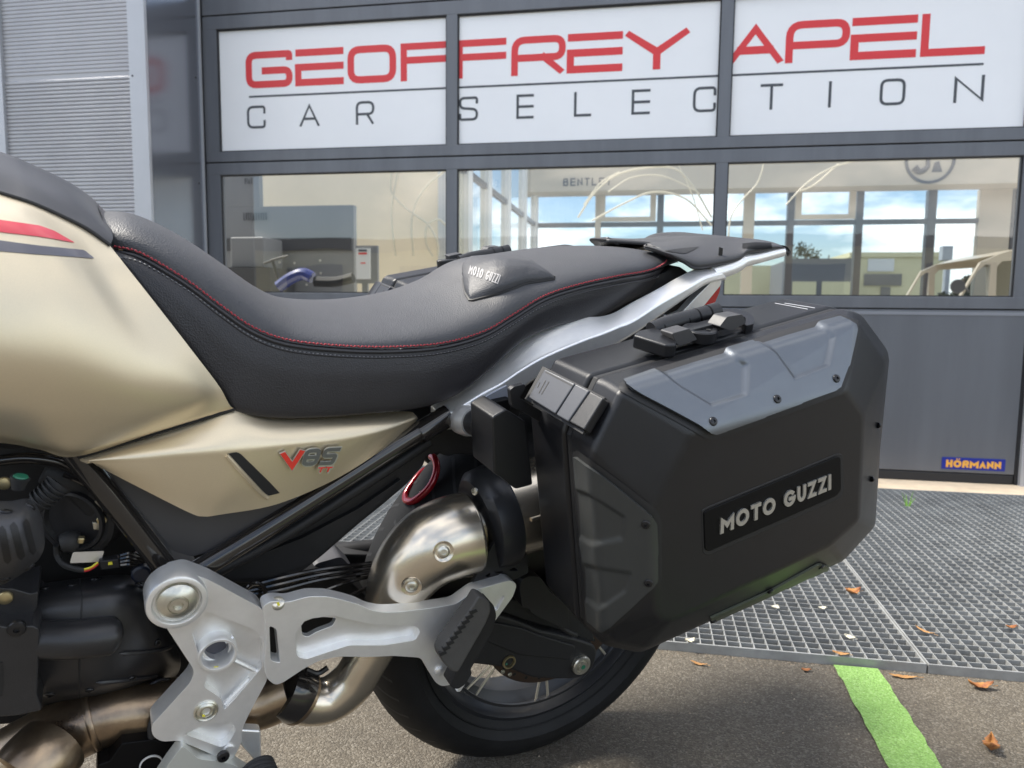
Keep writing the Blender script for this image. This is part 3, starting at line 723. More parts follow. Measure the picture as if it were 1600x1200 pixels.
# ---------------------------------------------------------------- showroom behind the glass
def S(o): tag(o, kind='structure'); return o
S(box('showroom_floor', -9.5, 9.5, IY-.09, 12.4, -.2, 0, M_['floor'], None))
BY = 12.0
beamz = 2.62
b1 = box('ceiling_beam', -1.95, 9.4, BY-.5, BY+.05, beamz, 3.5, M_['beige2'], None); tag(b1, 'beige ceiling beam with wall lettering above the rear showroom windows', 'beam')
PB = Plane((0, BY-.502, 0), (0, -1, 0), (1, 0, 0))
def beamtext(s, px0, px1, py0, py1, sw, parent):
    a, b = YP(px0, py1, BY-.5), YP(px1, py1, BY-.5); zt = YP((px0+px1)/2, py0, BY-.5)[2]; zb = YP((px0+px1)/2, py1, BY-.5)[2]
    text(s, 'geo', PB, wq(a[0], b[0], zb, zt), sw, M_['mullion'], parent, .004, 0, gap=.35, px=False)
beamtext('BENTLEY', 880, 955, 278, 290, .018, b1)
c = YP(1453, 250, BY-.5)
lathe('roundel', (c[0], BY-.503, c[2]), (0, -1, 0), [(.33, 0), (.33, .01), (.29, .01), (.29, 0)], M_['mullion'], b1, 40)
P = catmull(np.array([(c[0]-.20, BY-.505, c[2]-.10), (c[0]-.13, BY-.505, c[2]-.16), (c[0]-.03, BY-.505, c[2]-.10), (c[0]-.02, BY-.505, c[2]+.02), (c[0]+.08, BY-.505, c[2]+.14)]), 24); V, F = tube_geo(P, np.linspace(.05, .012, 24), 8); mk('emblem_wing', V, F, M_['mullion'], b1)
mk('emblem_arrow', [(c[0]+.03, BY-.506, c[2]-.17), (c[0]+.17, BY-.506, c[2]-.17), (c[0]+.12, BY-.506, c[2]-.02), (c[0]+.06, BY-.506, c[2]-.04)], [(0, 1, 2, 3)], M_['mullion'], b1, smooth=False)
gw = empty('rear_window_wall', at=(3, BY, 0)); tag(gw, 'dark framed glass wall at the back of the showroom with sky behind it', 'window wall')
mxs_ = [(X_(p, 400, BY), w, m) for p, w, m in ((933, .09, 'beige2'), (1030, .10, 'mullion'), (1168, .16, 'beige2'), (1233, .10, 'mullion'), (1340, .10, 'mullion'), (1452, .12, 'mullion'), (1550, .42, 'beige2'))]
mxs_ += [(X_(1570, 400, BY)+.1, .08, 'mullion'), (5.9, .1, 'mullion'), (7.2, .1, 'mullion'), (8.6, .1, 'mullion')]
for x, w, mn in mxs_: box('mullion', x-w/2, x+w/2, BY, BY+.12, 0, beamz-.001, M_[mn], gw)
zt = 2.17
box('transom', -1.77, 9.4, BY+.01, BY+.10, zt-.035, zt+.035, M_['mullion'], gw)
mk('window_pane', [(-1.77, BY+.06, 0), (9.4, BY+.06, 0), (9.4, BY+.06, beamz), (-1.77, BY+.06, beamz)], [(0, 1, 2, 3)], M_['glass2'], gw, smooth=False)
# hopper windows standing out as darker inner frames
for px0, px1 in ((1252, 1326), (946, 1016)):
    a, b = X_(px0, 320, BY), X_(px1, 320, BY)
    for r in ((a-.09, a, zt+.04, beamz), (b, b+.09, zt+.04, beamz), (a, b, zt+.04, zt+.11)): box('hopper_frame', r[0], r[1], BY-.05, BY-.001, r[2], r[3], M_['beige2'], gw)
sw_ = empty('side_window_wall', at=(-1.8, 9, 0)); tag(sw_, 'pale framed glass wall along the left side of the showroom', 'window wall')
SX = -1.77
for y in (6.6, 7.35, 8.3, 9.5, 10.8, 11.95): box('mullion', SX-.10, SX, y-.09, y+.09, 0, 3.5, mat('pale_post', (.55, .56, .55), .5) if y == 6.6 else bpy.data.materials['pale_post'], sw_)
box('transom', SX-.07, SX-.02, 6.5, 12, zt-.03, zt+.03, M_['mullion'], sw_)
mk('window_pane', [(SX-.05, 6.5, 0), (SX-.05, 12, 0), (SX-.05, 12, 3.5), (SX-.05, 6.5, 3.5)], [(0, 1, 2, 3)], M_['glass3'], sw_, smooth=False)
bw = empty('partition_wall', at=(-3.5, 6.6, 0)); tag(bw, 'sunlit beige partition wall inside, behind the left window', 'wall')
box('wall_sheet', -9.4, SX-.11, 6.55, 6.75, 0, 3.5, M_['beige'], bw)
# curved tubes added to stand for bright curved reflections in the door glass
hg = empty('loop_reflection', at=YP(655, 360, 6.3)); tag(hg, 'pale looping tubes added for rounded reflections in the pane beside the middle post', 'reflection')
for pts in ([(612, 268), (612, 300), (640, 330), (668, 350), (684, 380), (684, 400)], [(700, 262), (660, 300), (644, 340), (646, 400)], [(676, 400), (666, 380), (668, 352), (685, 343), (697, 352)], [(622, 268), (612, 330), (618, 400)]):
    P = np.array([YP(x, y, 6.45) for x, y in pts]); P = catmull(P, 30); V, F = tube_geo(P, .010, 8); mk('loop', V, F, (bpy.data.materials.get('loop_cream') or mat('loop_cream', (.60, .55, .42), .5)), hg)
hg2 = empty('loop_reflection', at=YP(1010, 300, 6.0)); tag(hg2, 'pale arching loops added for curved reflections in the middle window', 'reflection')
for k, pts in enumerate(([(903, 340), (930, 300), (962, 274), (1010, 262), (1056, 264), (1082, 290), (1112, 340)], [(925, 345), (975, 318), (1020, 300), (1070, 310), (1112, 352)], [(950, 300), (985, 278), (1030, 274), (1068, 288), (1090, 300)], [(1060, 258), (1080, 300), (1098, 360)], [(912, 320), (938, 286), (968, 268)])):
    P = catmull(np.array([YP(x, y, 6.0+k*.05) for x, y in pts]), 30); V, F = tube_geo(P, .0075 if k < 2 else .005, 8); mk('loop', V, F, bpy.data.materials['loop_cream'], hg2)
hg3 = empty('loop_reflection', at=YP(1230, 300, 6.0)); tag(hg3, 'pale crossing loops added for curved reflections in the right window', 'reflection')
for k, pts in enumerate(([(1195, 250), (1184, 285), (1160, 312), (1142, 340), (1138, 400)], [(1228, 320), (1262, 285), (1300, 262), (1340, 250)], [(1245, 300), (1270, 290), (1310, 256)])):
    P = catmull(np.array([YP(x, y, 6.0+k*.05) for x, y in pts]), 30); V, F = tube_geo(P, .006, 8); mk('loop', V, F, bpy.data.materials['loop_cream'], hg3)
# grey display board with small print
dbx = [YP(350, 300, 5.6)[0], YP(552, 300, 5.6)[0]]
db = empty('display_board', at=(dbx[0], 5.6, 0)); tag(db, 'grey display board with small brand print inside the left window', 'display board')
zz = lambda py, Y: YP(450, py, Y)[2]
box('board_sheet', dbx[0]-.6, dbx[1], 5.6, 5.66, 0, zz(322, 5.6), M_['board'], db)
box('upper_sheet', dbx[0]-.6, YP(405, 300, 5.6)[0], 5.6, 5.66, zz(322, 5.6)+.001, 2.6, M_['board'], db)
box('dark_band', dbx[0]-.6, dbx[1]-.02, 5.59, 5.598, zz(392, 5.6), zz(372, 5.6), M_['boarddark'], db)
PD = Plane((0, 5.585, 0), (0, -1, 0), (1, 0, 0))
def bt(s, px0, px1, py0, py1, sw):
    a, b = YP(px0, py1, 5.6), YP(px1, py1, 5.6); z_b, z_t = YP(px0, py1, 5.6)[2], YP(px0, py0, 5.6)[2]
    text(s, 'geo', PD, wq(a[0], b[0], z_b, z_t), sw, M_['boarddark'], db, .002, 0, gap=.3, px=False)
bt('LUXEMBOURG', 382, 419, 333, 345, .010)
bt('FIAT', 384, 396, 279, 288, .008)
# white case lid and poster
pb = box('white_box', YP(360, 400, 5.2)[0], YP(412, 400, 5.2)[0], 5.2, 5.5, zz(418, 5.2), zz(374, 5.2)+.02, M_['board'], None, bev=.01); tag(pb, 'pale grey storage box inside at the left end of the window', 'box')
bx_ = box('shelf_unit', YP(352, 400, 5.15)[0], YP(420, 400, 5.15)[0], 5.16, 5.55, 0, zz(418, 5.2)-.002, M_['boarddark'], None); tag(bx_, 'dark low shelf under the pale storage box inside', 'shelf')
ps = empty('poster_stand', at=YP(560, 450, 5.0)); tag(ps, 'white poster with red print on a grey stand behind the left window', 'poster stand')
a, b = YP(556, 388, 5.0), YP(578, 436, 5.0)
box('backing_frame', a[0]-.01, b[0]+.05, 5.02, 5.05, b[2]-.03, a[2]+.02, M_['board'], ps)
sh = box('poster', a[0], b[0], 5.0, 5.019, b[2], a[2], M_['white'], ps)
W_ = b[0]-a[0]; H_ = a[2]-b[2]
boxes('print', [(a[0]+W_*.2, b[0]-W_*.2, 4.997, 4.9995, a[2]-H_*.2, a[2]-H_*.14)], M_['signred'], sh); boxes('print', [(a[0]+W_*.35, b[0]-W_*.3, 4.997, 4.9995, a[2]-H_*.5, a[2]-H_*.46)], M_['signred'], sh)
boxes('print', [(a[0]+W_*.2, b[0]-W_*.2, 4.997, 4.9995, a[2]-H_*.10, a[2]-H_*.04)], M_['signgrey'], sh)
box('post', (a[0]+b[0])/2-.02, (a[0]+b[0])/2+.02, 5.03, 5.06, 0, b[2], M_['board'], ps)
# motorcycle inside, with a blue reflection coloured onto its tank
def at5(px, py, Y=4.75): return YP(px, py, Y)
ib = empty('parked_motorcycle', at=(at5(470, 460)[0], 4.75, 0)); tag(ib, 'dark motorcycle parked inside behind the left window, a blue reflection coloured onto its tank', 'motorcycle')
def wtube(name, pts, r, m, par, Y=4.75, seg=10): 
    P = catmull(np.array([at5(x, y, Y) for x, y in pts]), 24); V, F = tube_geo(P, r, seg); return mk(name, V, F, m, par)
for px in (445, 560):
    c = at5(px, 450); c = np.array([c[0], 4.75, .32]); whl = lathe('wheel', c, (0, 1, 0), [(.20, -.04), (.30, -.045), (.32, 0), (.30, .045), (.20, .04)], M_['tyre'], ib, 28)
wtube('tank', [(436, 448), (454, 435), (474, 428), (488, 434)], .042, M_['blueglow'], ib)  # blue tone stands for a faint blue reflection in the pane
wtube('seat', [(492, 440), (525, 440), (552, 434)], .035, M_['dark'], ib)
wtube('fork', [(425, 405), (436, 440), (446, 500)], .011, M_['engine'], ib)
wtube('handlebar', [(412, 412), (430, 405), (450, 400)], .009, M_['engine'], ib, 4.7)
wtube('engine', [(450, 490), (490, 495), (520, 500)], .12, M_['engine'], ib)
for px, py in ((437, 410), (460, 411), (500, 407), (501, 427), (479, 445)):
    c = at5(px, py, 4.66); lathe('mirror', c, (0, -1, 0), [(.008, 0), (.007, .004), (0, .005)], M_['bolt'], ib, 12)  # small bright bits added for sparkles in the pane
# camper van inside at the right
van = empty('camper_van', at=(YP(1560, 430, 9)[0], 9, 0)); tag(van, 'cream camper van with round mirror parked inside at the right edge', 'van')
VY = 8.6
def vz(px, py): q = YP(px, py, VY); return (q[0], q[2])
PV = Plane((0, VY, 0), (0, -1, 0), (1, 0, 0))
ol = [vz(1496, 470), vz(1520, 430), vz(1532, 410), vz(1560, 398), vz(1592, 388), vz(1640, 380), vz(1900, 372), vz(1960, 400), vz(1960, 640), vz(1480, 640), vz(1480, 500)]
h1 = [vz(1503, 464), vz(1527, 424), vz(1540, 413), vz(1548, 413), vz(1544, 464)]
h2 = [vz(1556, 462), vz(1558, 416), vz(1566, 408), vz(1660, 402), vz(1660, 462)]
plate('body_side', [tuple(p) for p in ol], PV, .05, M_['vanpaint'], van, holes=[[tuple(p) for p in h1], [tuple(p) for p in h2]], bev=.012, px=False)
for hh in (h1, h2):
    mk('window', [(p[0], VY+.03, p[1]) for p in hh], [tuple(range(len(hh)))], M_['glass2'], van, smooth=False)
plate('far_side', [tuple(p) for p in ol], Plane((0, VY+1.7, 0), (0, -1, 0), (1, 0, 0)), .05, M_['vanpaint'], van, holes=[[tuple(p) for p in h1], [tuple(p) for p in h2]], bev=0, px=False)
V = []; n = 0
top = [p for p in ol[1:8]]
for p in top: V += [(p[0], VY, p[1]), (p[0], VY+1.7, p[1])]
mk('roof', V, [(2*i, 2*i+1, 2*i+3, 2*i+2) for i in range(2, len(top)-1)], M_['vanpaint'], van)
q = vz(1489, 448); lathe('mirror', (q[0], VY-.12, q[1]), (0, -1, 0), [(.0, -.02), (.06, -.02), (.075, .0), (.07, .015), (0, .015)], M_['boarddark'], van, 20)
V, F = tube_geo(catmull(np.array([(q[0], VY-.12, q[1]), (q[0]+.1, VY-.06, q[1]-.02), (q[0]+.16, VY, q[1]-.05)]), 8), .01, 8); mk('mirror_arm', V, F, M_['boarddark'], van)
for xx in (vz(1540, 640)[0], vz(1860, 640)[0]): lathe('wheel', (xx, VY+.02, .31), (0, -1, 0), [(.0, .02), (.18, .02), (.20, .05), (.31, .04), (.31, -.15), (0, -.15)], M_['tyre'], van, 24)

# ---------------------------------------------------------------- outside beyond the rear glass
def far(name, px0, px1, pyt, Y, m, label, cat, depth=6, pyb=None, group=None):
    a, b = YP(px0, pyt, Y), YP(px1, pyt, Y); o = empty(name, at=((a[0]+b[0])/2, Y, 0)); tag(o, label, cat, group)
    box('wall', a[0], b[0], Y, Y+depth, 0, a[2], m, o); return o, a, b
fb, a, b = far('warehouse', 1330, 1475, 402, 42, M_['farwall'], 'cream flat roofed warehouse seen far through the rear windows', 'building')
box('roof_edge', a[0]-.1, b[0]+.1, 41.9, 48.1, a[2], a[2]+.25, M_['farwall'], fb)
for p0, p1, q0, q1 in ((1356, 1398, 404, 424), (1350, 1410, 428, 446), (1376, 1392, 448, 462)):
    c, d = YP(p0, q1, 41.9), YP(p1, q0, 41.9); box('window', c[0], d[0], 41.93, 41.99, c[2], d[2], M_['fargrey'] if q0 != 404 else M_['white'], fb)
fb2, a, b = far('office_building', 1236, 1335, 404, 38, M_['fargrey'], 'dark grey low building seen through the rear windows behind the rack', 'building')
for p0, p1 in ((1238, 1276), (1284, 1330)):
    c, d = YP(p0, 463, 37.9), YP(p1, 440, 37.9); box('window', c[0], d[0], 37.93, 37.99, max(.1, c[2]), d[2], M_['farwall'], fb2)
fb3, a, b = far('storage_hall', 1090, 1232, 415, 46, M_['farwall'], 'pale storage hall seen through the rear windows under the luggage rack', 'building')
fb4, a, b = far('long_hall', 1620, 2400, 400, 50, M_['farwall'], 'long pale hall behind the camper van outside', 'building')
fb5, a, b = far('left_hall', -400, 900, 430, 60, M_['fargrey'], 'long grey hall far outside beyond the side windows', 'building')
tt = empty('totem_sign', at=YP(1483, 470, 26)); tag(tt, 'grey pylon sign standing outside beside the cream warehouse', 'sign')
a, b = YP(1472, 402, 26), YP(1490, 384, 26); box('sign_box', a[0], b[0], 26, 26.3, a[2]-.1, b[2], M_['alutrim'], tt, bev=.02); a2 = YP(1480, 402, 26); box('post', a2[0], b[0]-.03, 26.05, 26.25, 0, a[2]-.1, M_['alutrim'], tt)
def tree(px, pyt, Y, cw, label, n=900, sc_=1.0):
    c = YP(px, pyt, Y); H = c[2]; t = empty('tree', at=(c[0], Y, 0)); tag(t, label, 'tree', 'trees outside behind the showroom')
    P = catmull(np.array([(c[0], Y, 0), (c[0]+.1, Y, H*.3), (c[0]-.05, Y+.1, H*.6), (c[0], Y, H*.9)]), 10); V, F = tube_geo(P, np.linspace(.16, .03, 10), 8); mk('trunk', V, F, M_['bark'], t)
    V = []; F = []; cl = [(c[0]+random.gauss(0, cw*.33), Y+random.gauss(0, cw*.3), H*random.uniform(.45, .93), random.uniform(.3, .6)*cw*.5) for _ in range(16)]
    for i in range(n):
        q = random.choice(cl); d = np.array([random.gauss(0, 1) for _ in range(3)]); d /= np.linalg.norm(d); p = np.array(q[:3])+d*q[3]*random.uniform(.5, 1); p[2] = min(p[2], H*1.02)
        s = random.uniform(.05, .12)*sc_; e1 = np.array([random.gauss(0, 1) for _ in range(3)]); e1 *= s/np.linalg.norm(e1); e2 = np.cross(e1, d); e2 *= s*.6/(np.linalg.norm(e2)+1e-6); k = len(V)
        V += [p-e1, p+e2, p+e1, p-e2]; F.append((k, k+1, k+2, k+3))
    mk('crown', V, F, M_['foliage'], t, smooth=False)
tree(1262, 378, 44, 2.2, 'dark tree outside above the grey low building, left one of the pair', 1300); tree(1296, 386, 45, 1.8, 'dark tree outside above the grey low building, right one of the pair', 1100)
tree(1508, 424, 24, 1.0, 'small light tree outside between the pylon sign and the camper van', 700)
tree(990, 395, 60, 1.5, 'distant tree seen through the rear glass above the seat end', 400)
# unseen building added behind the viewer, to be mirrored in the door glass
ob = empty('yard_building', at=(-6, -16, 0)); tag(ob, 'pale unseen building added across the yard behind the viewer for reflections', 'building')
box('wall', -22, 12, -22, -16, 0, 2.7, M_['farwall'], ob); box('roof_band', -22.1, 12.1, -22.1, -15.9, 2.7, 3.1, M_['fargrey'], ob)
for k in range(8): box('window', -20+k*4, -18.2+k*4, -15.99, -15.9, 1, 2.2, M_['boarddark'], ob)
# ================================================================ MOTORCYCLE
bike = empty('motorcycle', MB); MATW[bike.name] = MB.copy()
tag(bike, 'champagne and black adventure motorcycle leaning on its side stand, seen from its left rear side', 'motorcycle')
CW = lambda w: wor(0, w, .32)
# ---- rear wheel
tp = []
for a in np.linspace(-100, 100, 33):
    t = R_(a); w = .075*math.sin(t)/math.sin(R_(80)) if abs(a) < 80 else .075*math.copysign(1, a)
    tp.append((.32-.062*(1-math.cos(t)), w))
prof = [(.226, -.052), (.232, -.060), (.248, -.068)]+[(r, w) for r, w in tp if r > .252]+[(.248, .068), (.232, .060), (.226, .052)]
wheel = lathe('rear_wheel', CW(0), bn, prof, M_['tyre'], bike, 96); wheel['label'] = 'black rear tyre with spoked rim'
# tread grooves as sipes let into the crown
V = []; F = []
for k in range(46):
    th = 2*math.pi*k/46
    for sgn in (1, -1):
        for q in range(5):
            pass
    for sgn in (1, -1):
        pts = []
        for s in np.linspace(0, 1, 7):
            w = sgn*(.008+.055*s); th2 = th+(.0 if sgn > 0 else .07)+.13*s**1.3
            t = math.asin(min(1, abs(w)/.0762)); r = .32-.062*(1-math.cos(t))+.0004
            pts.append((th2, w, r))
        k0 = len(V)
        for th2, w, r in pts:
            for dd in (-.0075, .0075): V.append(wor(r*math.cos(th2+dd*1.2), w, .32+r*math.sin(th2+dd*1.2)))
        for i in range(6): F.append((k0+2*i, k0+2*i+1, k0+2*i+3, k0+2*i+2))
tg = mk('tread_groove', V, F, M_['dark'], wheel); tg['kind'] = 'stuff'
for rr in (.238, .262): lathe('sidewall_ring', CW(.0), bn, [(rr, .0645 if rr < .25 else .0722), (rr+.0015, .067 if rr < .25 else .0742), (rr+.003, .0655 if rr < .25 else .0736)], M_['tyre'], wheel, 80)
lathe('rim', CW(0), bn, [(.226, .050), (.229, .056), (.222, .058), (.217, .050), (.214, .030), (.198, .016), (.196, 0), (.198, -.016), (.214, -.030), (.217, -.05), (.222, -.058), (.229, -.056), (.226, -.05)], M_['rim'], wheel, 80)
lathe('rim_flange', CW(0), bn, [(.205, .050), (.205, .053), (.200, .053), (.200, .049)], M_['rim'], wheel, 80)
lathe('hub', CW(0), bn, [(0, .062), (.042, .062), (.046, .050), (.028, .036), (.026, -.036), (.05, -.05), (.05, -.08), (0, -.08)], M_['rim'], wheel, 32)
V, F = tube_geo(np.array([(0, 0, 0), (0, 0, .1), (0, 0, .2)], float)*0+np.array([[0, 0, 0], [0, 0, .088], [0, 0, .176]]), .0023, 8)
me = bpy.data.meshes.new('spoke'); me.from_pydata([tuple(v) for v in V], [], F); me.materials.append(M_['spoke']); me.update()
for k in range(32):
    th = 2*math.pi*k/32+.05; side = 1 if k % 2 else -1; lean_ = .42 if (k//2) % 2 else -.42
    a = np.array(wor(.043*math.cos(th), side*.046, .32+.043*math.sin(th))); th2 = th+lean_*.62
    b = np.array(wor(.206*math.cos(th2), side*.047, .32+.206*math.sin(th2))); d = Vector(b-a)
    o = bpy.data.objects.new('spoke', me); C.objects.link(o); o.parent = wheel
    Mw = Matrix.Translation(Vector(a)) @ d.to_track_quat('Z', 'Y').to_matrix().to_4x4() @ Matrix.Diagonal((1, 1, d.length/.176, 1)); o.matrix_local = MB.inverted() @ Mw
dsc = lathe('brake_disc', CW(0), bn, [(.070, .078), (.140, .078), (.142, .0755), (.140, .073), (.070, .073), (.070, .078)], M_['disc'], wheel, 64)
V = []; F = []
for k in range(30):
    for rr, o_ in ((.102, 0), (.117, .07), (.131, .14)):
        th = 2*math.pi*k/30+o_; c = wor(rr*math.cos(th), .0784, .32+rr*math.sin(th)); k0 = len(V)
        V += [c+br*math.cos(a)*.0032+bu*math.sin(a)*.0032 for a in np.linspace(0, 2*np.pi, 7)[:-1]]; F.append(tuple(range(k0, k0+6)))
h_ = mk('drill_holes', V, F, M_['dark'], wheel, smooth=False); h_['kind'] = 'stuff'

# ---- swingarm and axle
sa = plate('swingarm', [(560, 985), (640, 960), (740, 952), (787, 962), (817, 972), (843, 984), (867, 989), (908, 1000), (930, 1008), (934, 1020), (930, 1038), (921, 1055), (900, 1062), (867, 1062), (830, 1060), (808, 1050), (783, 1043), (737, 1038), (690, 1030), (560, 1010)], .150, .045, M_['blackplastic'], bike, bev=.005, fil=10, seg=3)
plate('swingarm_cover', [(700, 975), (775, 973), (818, 982), (845, 993), (902, 1010), (890, 1032), (812, 1024), (760, 1003), (700, 1000)], .1545, .005, M_['blackplastic'], sa, bev=.003, fil=8)
for nm_, pp in (('upper_flange', [(560, 975, .13), (740, 950, .13), (787, 960, .13), (843, 981, .13), (915, 1000, .13)]),): tube(nm_, pp, M_['blackplastic'], sa, r=.006)
ax = B(907, 1038, .152); lathe('axle_nut', ax, bn, [(.0165, -.004), (.0165, .004), (.0150, .006), (.011, .0062), (.0105, .0045), (.0088, .0045), (.0085, .008), (0, .008)], M_['bolt'], sa, 28)
lathe('paint_dot', ax+bn*.0082, bn, [(.004, 0), (.004, .0003), (0, .0003)], M_['green'], sa, 12)
lathe('sensor_bore', B(795, 1034, .1515), bn, [(.011, 0), (.0105, .003), (.0085, .003), (.008, -.004), (0, -.004)], M_['brass'], sa, 20)
lathe('paint_dot', B(790, 1036, .1515)+bn*.003, bn, [(.002, 0), (0, .001)], M_['green'], sa, 8)
for p in ((786, 1050), (797, 1054)): hexbolt('bolt', B(*p, .12), bn, .0035, M_['bolt'], sa)
# brake caliper shape above the arm
plate('caliper', [(815, 905), (828, 900), (845, 902), (860, 925), (888, 948), (890, 985), (862, 975), (830, 958), (826, 950), (816, 950), (812, 920)], .168, .05, M_['blackplastic'], bike, bev=.005, fil=5, seg=3)
plate('caliper_bracket', [(740, 940), (830, 935), (880, 900), (925, 960), (930, 1004), (905, 1002), (870, 985), (780, 960), (700, 955)], .135, .03, M_['dark'], bike, bev=.004)  # bracket widened into a dark backing for the dark gap beside the case
tube('brake_hose', [(845, 935, .16), (858, 960, .158), (885, 985, .156), (900, 992, .15)], M_['rubber'], bike, r=.0035)

# ---- inner body panels (black)
eb = plate('engine_bay_backing', [(-260, 660), (40, 680), (120, 714), (270, 880), (330, 890), (470, 893), (545, 905), (580, 940), (590, 1000), (520, 1015), (420, 1040), (330, 1060), (240, 1100), (60, 1130), (-260, 1150)], .045, .10, M_['dark'], bike, bev=.004)  # black backing plate added for the dark depth of the bay
inn = plate('inner_fender', [(300, 868), (560, 740), (655, 655), (690, 640), (740, 640), (795, 640), (800, 692), (775, 694), (770, 705), (730, 712), (716, 709), (700, 714), (685, 708), (667, 712), (662, 728), (636, 757), (606, 783), (560, 820), (505, 868), (474, 893), (440, 905), (385, 912), (330, 908)], .098, .06, M_['blackplastic'], bike, bev=.006, fil=6, seg=3)
plate('fender_ridge', [(345, 890), (470, 842), (560, 795), (628, 748), (596, 784), (540, 830), (485, 880), (420, 902), (352, 905)], .106, .010, M_['blackplastic'], inn, bev=.005, fil=5, seg=3)
lathe('grommet', B(616, 708, .101), bn, [(.009, 0), (.009, .001), (.0075, .001), (.007, -.004), (0, -.004)], M_['blackgloss'], inn, 16)
lathe('grommet', B(361, 884, .103), bn, [(.007, 0), (.006, .002), (0, .002)], M_['bolt'], inn, 16)
sc_ = plate('side_cover', [(170, 738), (312, 800), (470, 778), (452, 790), (330, 862), (300, 870), (272, 862), (178, 752)], .146, .03, mat('side_cover_grey', (.050, .048, .050), .5, bump=.25, bscale=1400), bike, bev=.004, fil=6)
# ---- frame tubes
tube('frame_tube', [(80, 660, .15, .0125), (128, 722, .15, .0125), (200, 812, .15, .0125), (275, 908, .152, .0125)], M_['blackgloss'], bike, n=24, seg=20)
tube('frame_rib', [(139, 727, .159, .002), (206, 815, .159, .002), (268, 894, .161, .002)], M_['blackgloss'], bike, n=20, seg=8)
tube('frame_tube', [(302, 896, .158, .0125), (420, 823, .150, .0125), (540, 747, .138, .0128), (640, 684, .130, .0135), (700, 648, .125, .0145)], M_['blackgloss'], bike, n=40, seg=20)
tube('lower_rail', [(330, 897, .135, .008), (450, 832, .130, .008), (560, 762, .125, .008), (670, 690, .115, .008)], M_['blackplastic'], bike, n=30, seg=14)
tube('tube_sleeve', [(655, 678, .132, .0142), (695, 652, .128, .0155)], M_['blackgloss'], bike, n=6, seg=20)

# ---- fuel tank
R0 = [(-300, 215, .075), (-150, 255, .082), (0, 302, .09), (50, 318, .095), (100, 340, .10), (137, 359, .105), (172, 384, .11)]
tank_rows = [
 R0,
 [(-300, 285, .14), (-150, 312, .145), (0, 343, .15), (60, 364, .152), (112, 395, .151), (163, 425, .145), (198, 417, .130)],
 [(-300, 385, .185), (-150, 410, .19), (0, 440, .192), (90, 462, .190), (160, 485, .180), (208, 495, .165), (243, 474, .148)],
 [(-300, 520, .208), (-150, 532, .211), (0, 545, .212), (110, 560, .206), (205, 580, .192), (262, 570, .177), (298, 545, .158)],
 [(-300, 630, .203), (-150, 630, .206), (0, 630, .206), (110, 635, .201), (225, 638, .187), (303, 624, .171), (342, 603, .156)],
 [(-300, 668, .186), (-150, 672, .19), (0, 676, .191), (75, 690, .189), (150, 694, .183), (252, 668, .169), (358, 632, .154)],
 [(-300, 680, .165), (-150, 685, .17), (0, 692, .175), (60, 702, .175), (121, 713, .173), (245, 675, .163), (365, 638, .152)],
]
tank = patch('fuel_tank', tank_rows, M_['gold'], bike, nu=64, nv=60, mirror=True, sharp=60)
TB = bvh(tank)
cov = patch('tank_cover', [R0, [(-300, 195, .05), (-150, 228, .055), (0, 268, .055), (50, 285, .06), (105, 308, .065), (142, 332, .07), (176, 366, .09)],
  [(-300, 172, .0), (-150, 195, .0), (0, 237, .0), (50, 257, .0), (105, 283, .0), (140, 306, .0), (164, 330, .0)]], M_['tankcover'], bike, nu=40, nv=14, mirror=True)
tube('cover_edge', [(a, b-1, w+.001, .0022) for a, b, w in R0[2:]], M_['dark'], bike, n=40, seg=8)
patch('cover_end', [[(150, 316, .0), (160, 340, .06), (172, 384, .11)], [(158, 330, -.01), (164, 352, .05), (180, 396, .10)], [(170, 340, -.02), (172, 362, .04), (190, 400, .08)]], M_['dark'], bike, nu=12, nv=8)
V = []; ring_ = [wor(*(lambda q: (q[0]+.004, q[1], q[2]))(loc(B(*r[0])))) for r in tank_rows]+[wor(loc(B(*r[0]))[0]+.004, -loc(B(*r[0]))[1], loc(B(*r[0]))[2]) for r in tank_rows[::-1]]
mk('tank_front', ring_, [tuple(range(len(ring_)))], M_['tankcover'], tank, smooth=False)
red_ = draped('stripe', [(-150, 322), (0, 344), (62, 353), (84, 361), (115, 378.5)], [(-150, 345), (0, 363), (60, 370), (85, 374), (115, 379.5)], TB, M_['redstripe'], tank, nu=60, nv=8, off=.0006)
red_['label'] = 'red tank stripe'
gs = draped('stripe', [(-150, 360), (0, 376), (60, 384), (131, 391), (146, 403)], [(-150, 384), (0, 393), (60, 398), (120, 402), (146, 404.5)], TB, M_['greystripe'], tank, nu=60, nv=8, off=.0006)
gs['label'] = 'grey tank stripe'

# ---- gold side panel
sp_rows = [
 [(123, 715, .163), (200, 690, .158), (260, 673, .155), (310, 657, .152), (366, 640, .148), (420, 652, .140), (520, 650, .133), (600, 644, .126), (640, 643, .121), (650, 649, .119)],
 [(132, 718, .172), (205, 702, .172), (268, 690, .171), (320, 679, .170), (372, 668, .168), (440, 670, .160), (530, 665, .150), (606, 656, .139), (643, 650, .127), (652, 652, .121)],
 [(138, 720, .176), (208, 713, .180), (270, 706, .182), (325, 701, .182), (380, 696, .180), (450, 690, .172), (536, 682, .160), (608, 668, .147), (644, 655, .131), (652, 655, .122)],
 [(142, 722, .175), (210, 724, .181), (272, 724, .183), (328, 722, .183), (384, 717, .181), (450, 708, .173), (536, 696, .161), (604, 677, .148), (642, 660, .132), (650, 658, .122)],
 [(146, 724, .174), (215, 742, .180), (280, 764, .181), (322, 768, .181), (366, 764, .180), (440, 750, .171), (530, 725, .158), (596, 693, .146), (638, 667, .131), (648, 661, .121)],
 [(150, 727, .171), (224, 765, .176), (296, 801, .177), (318, 807, .177), (345, 804, .176), (432, 788, .168), (520, 751, .155), (590, 708, .143), (634, 674, .129), (646, 664, .119)],
]
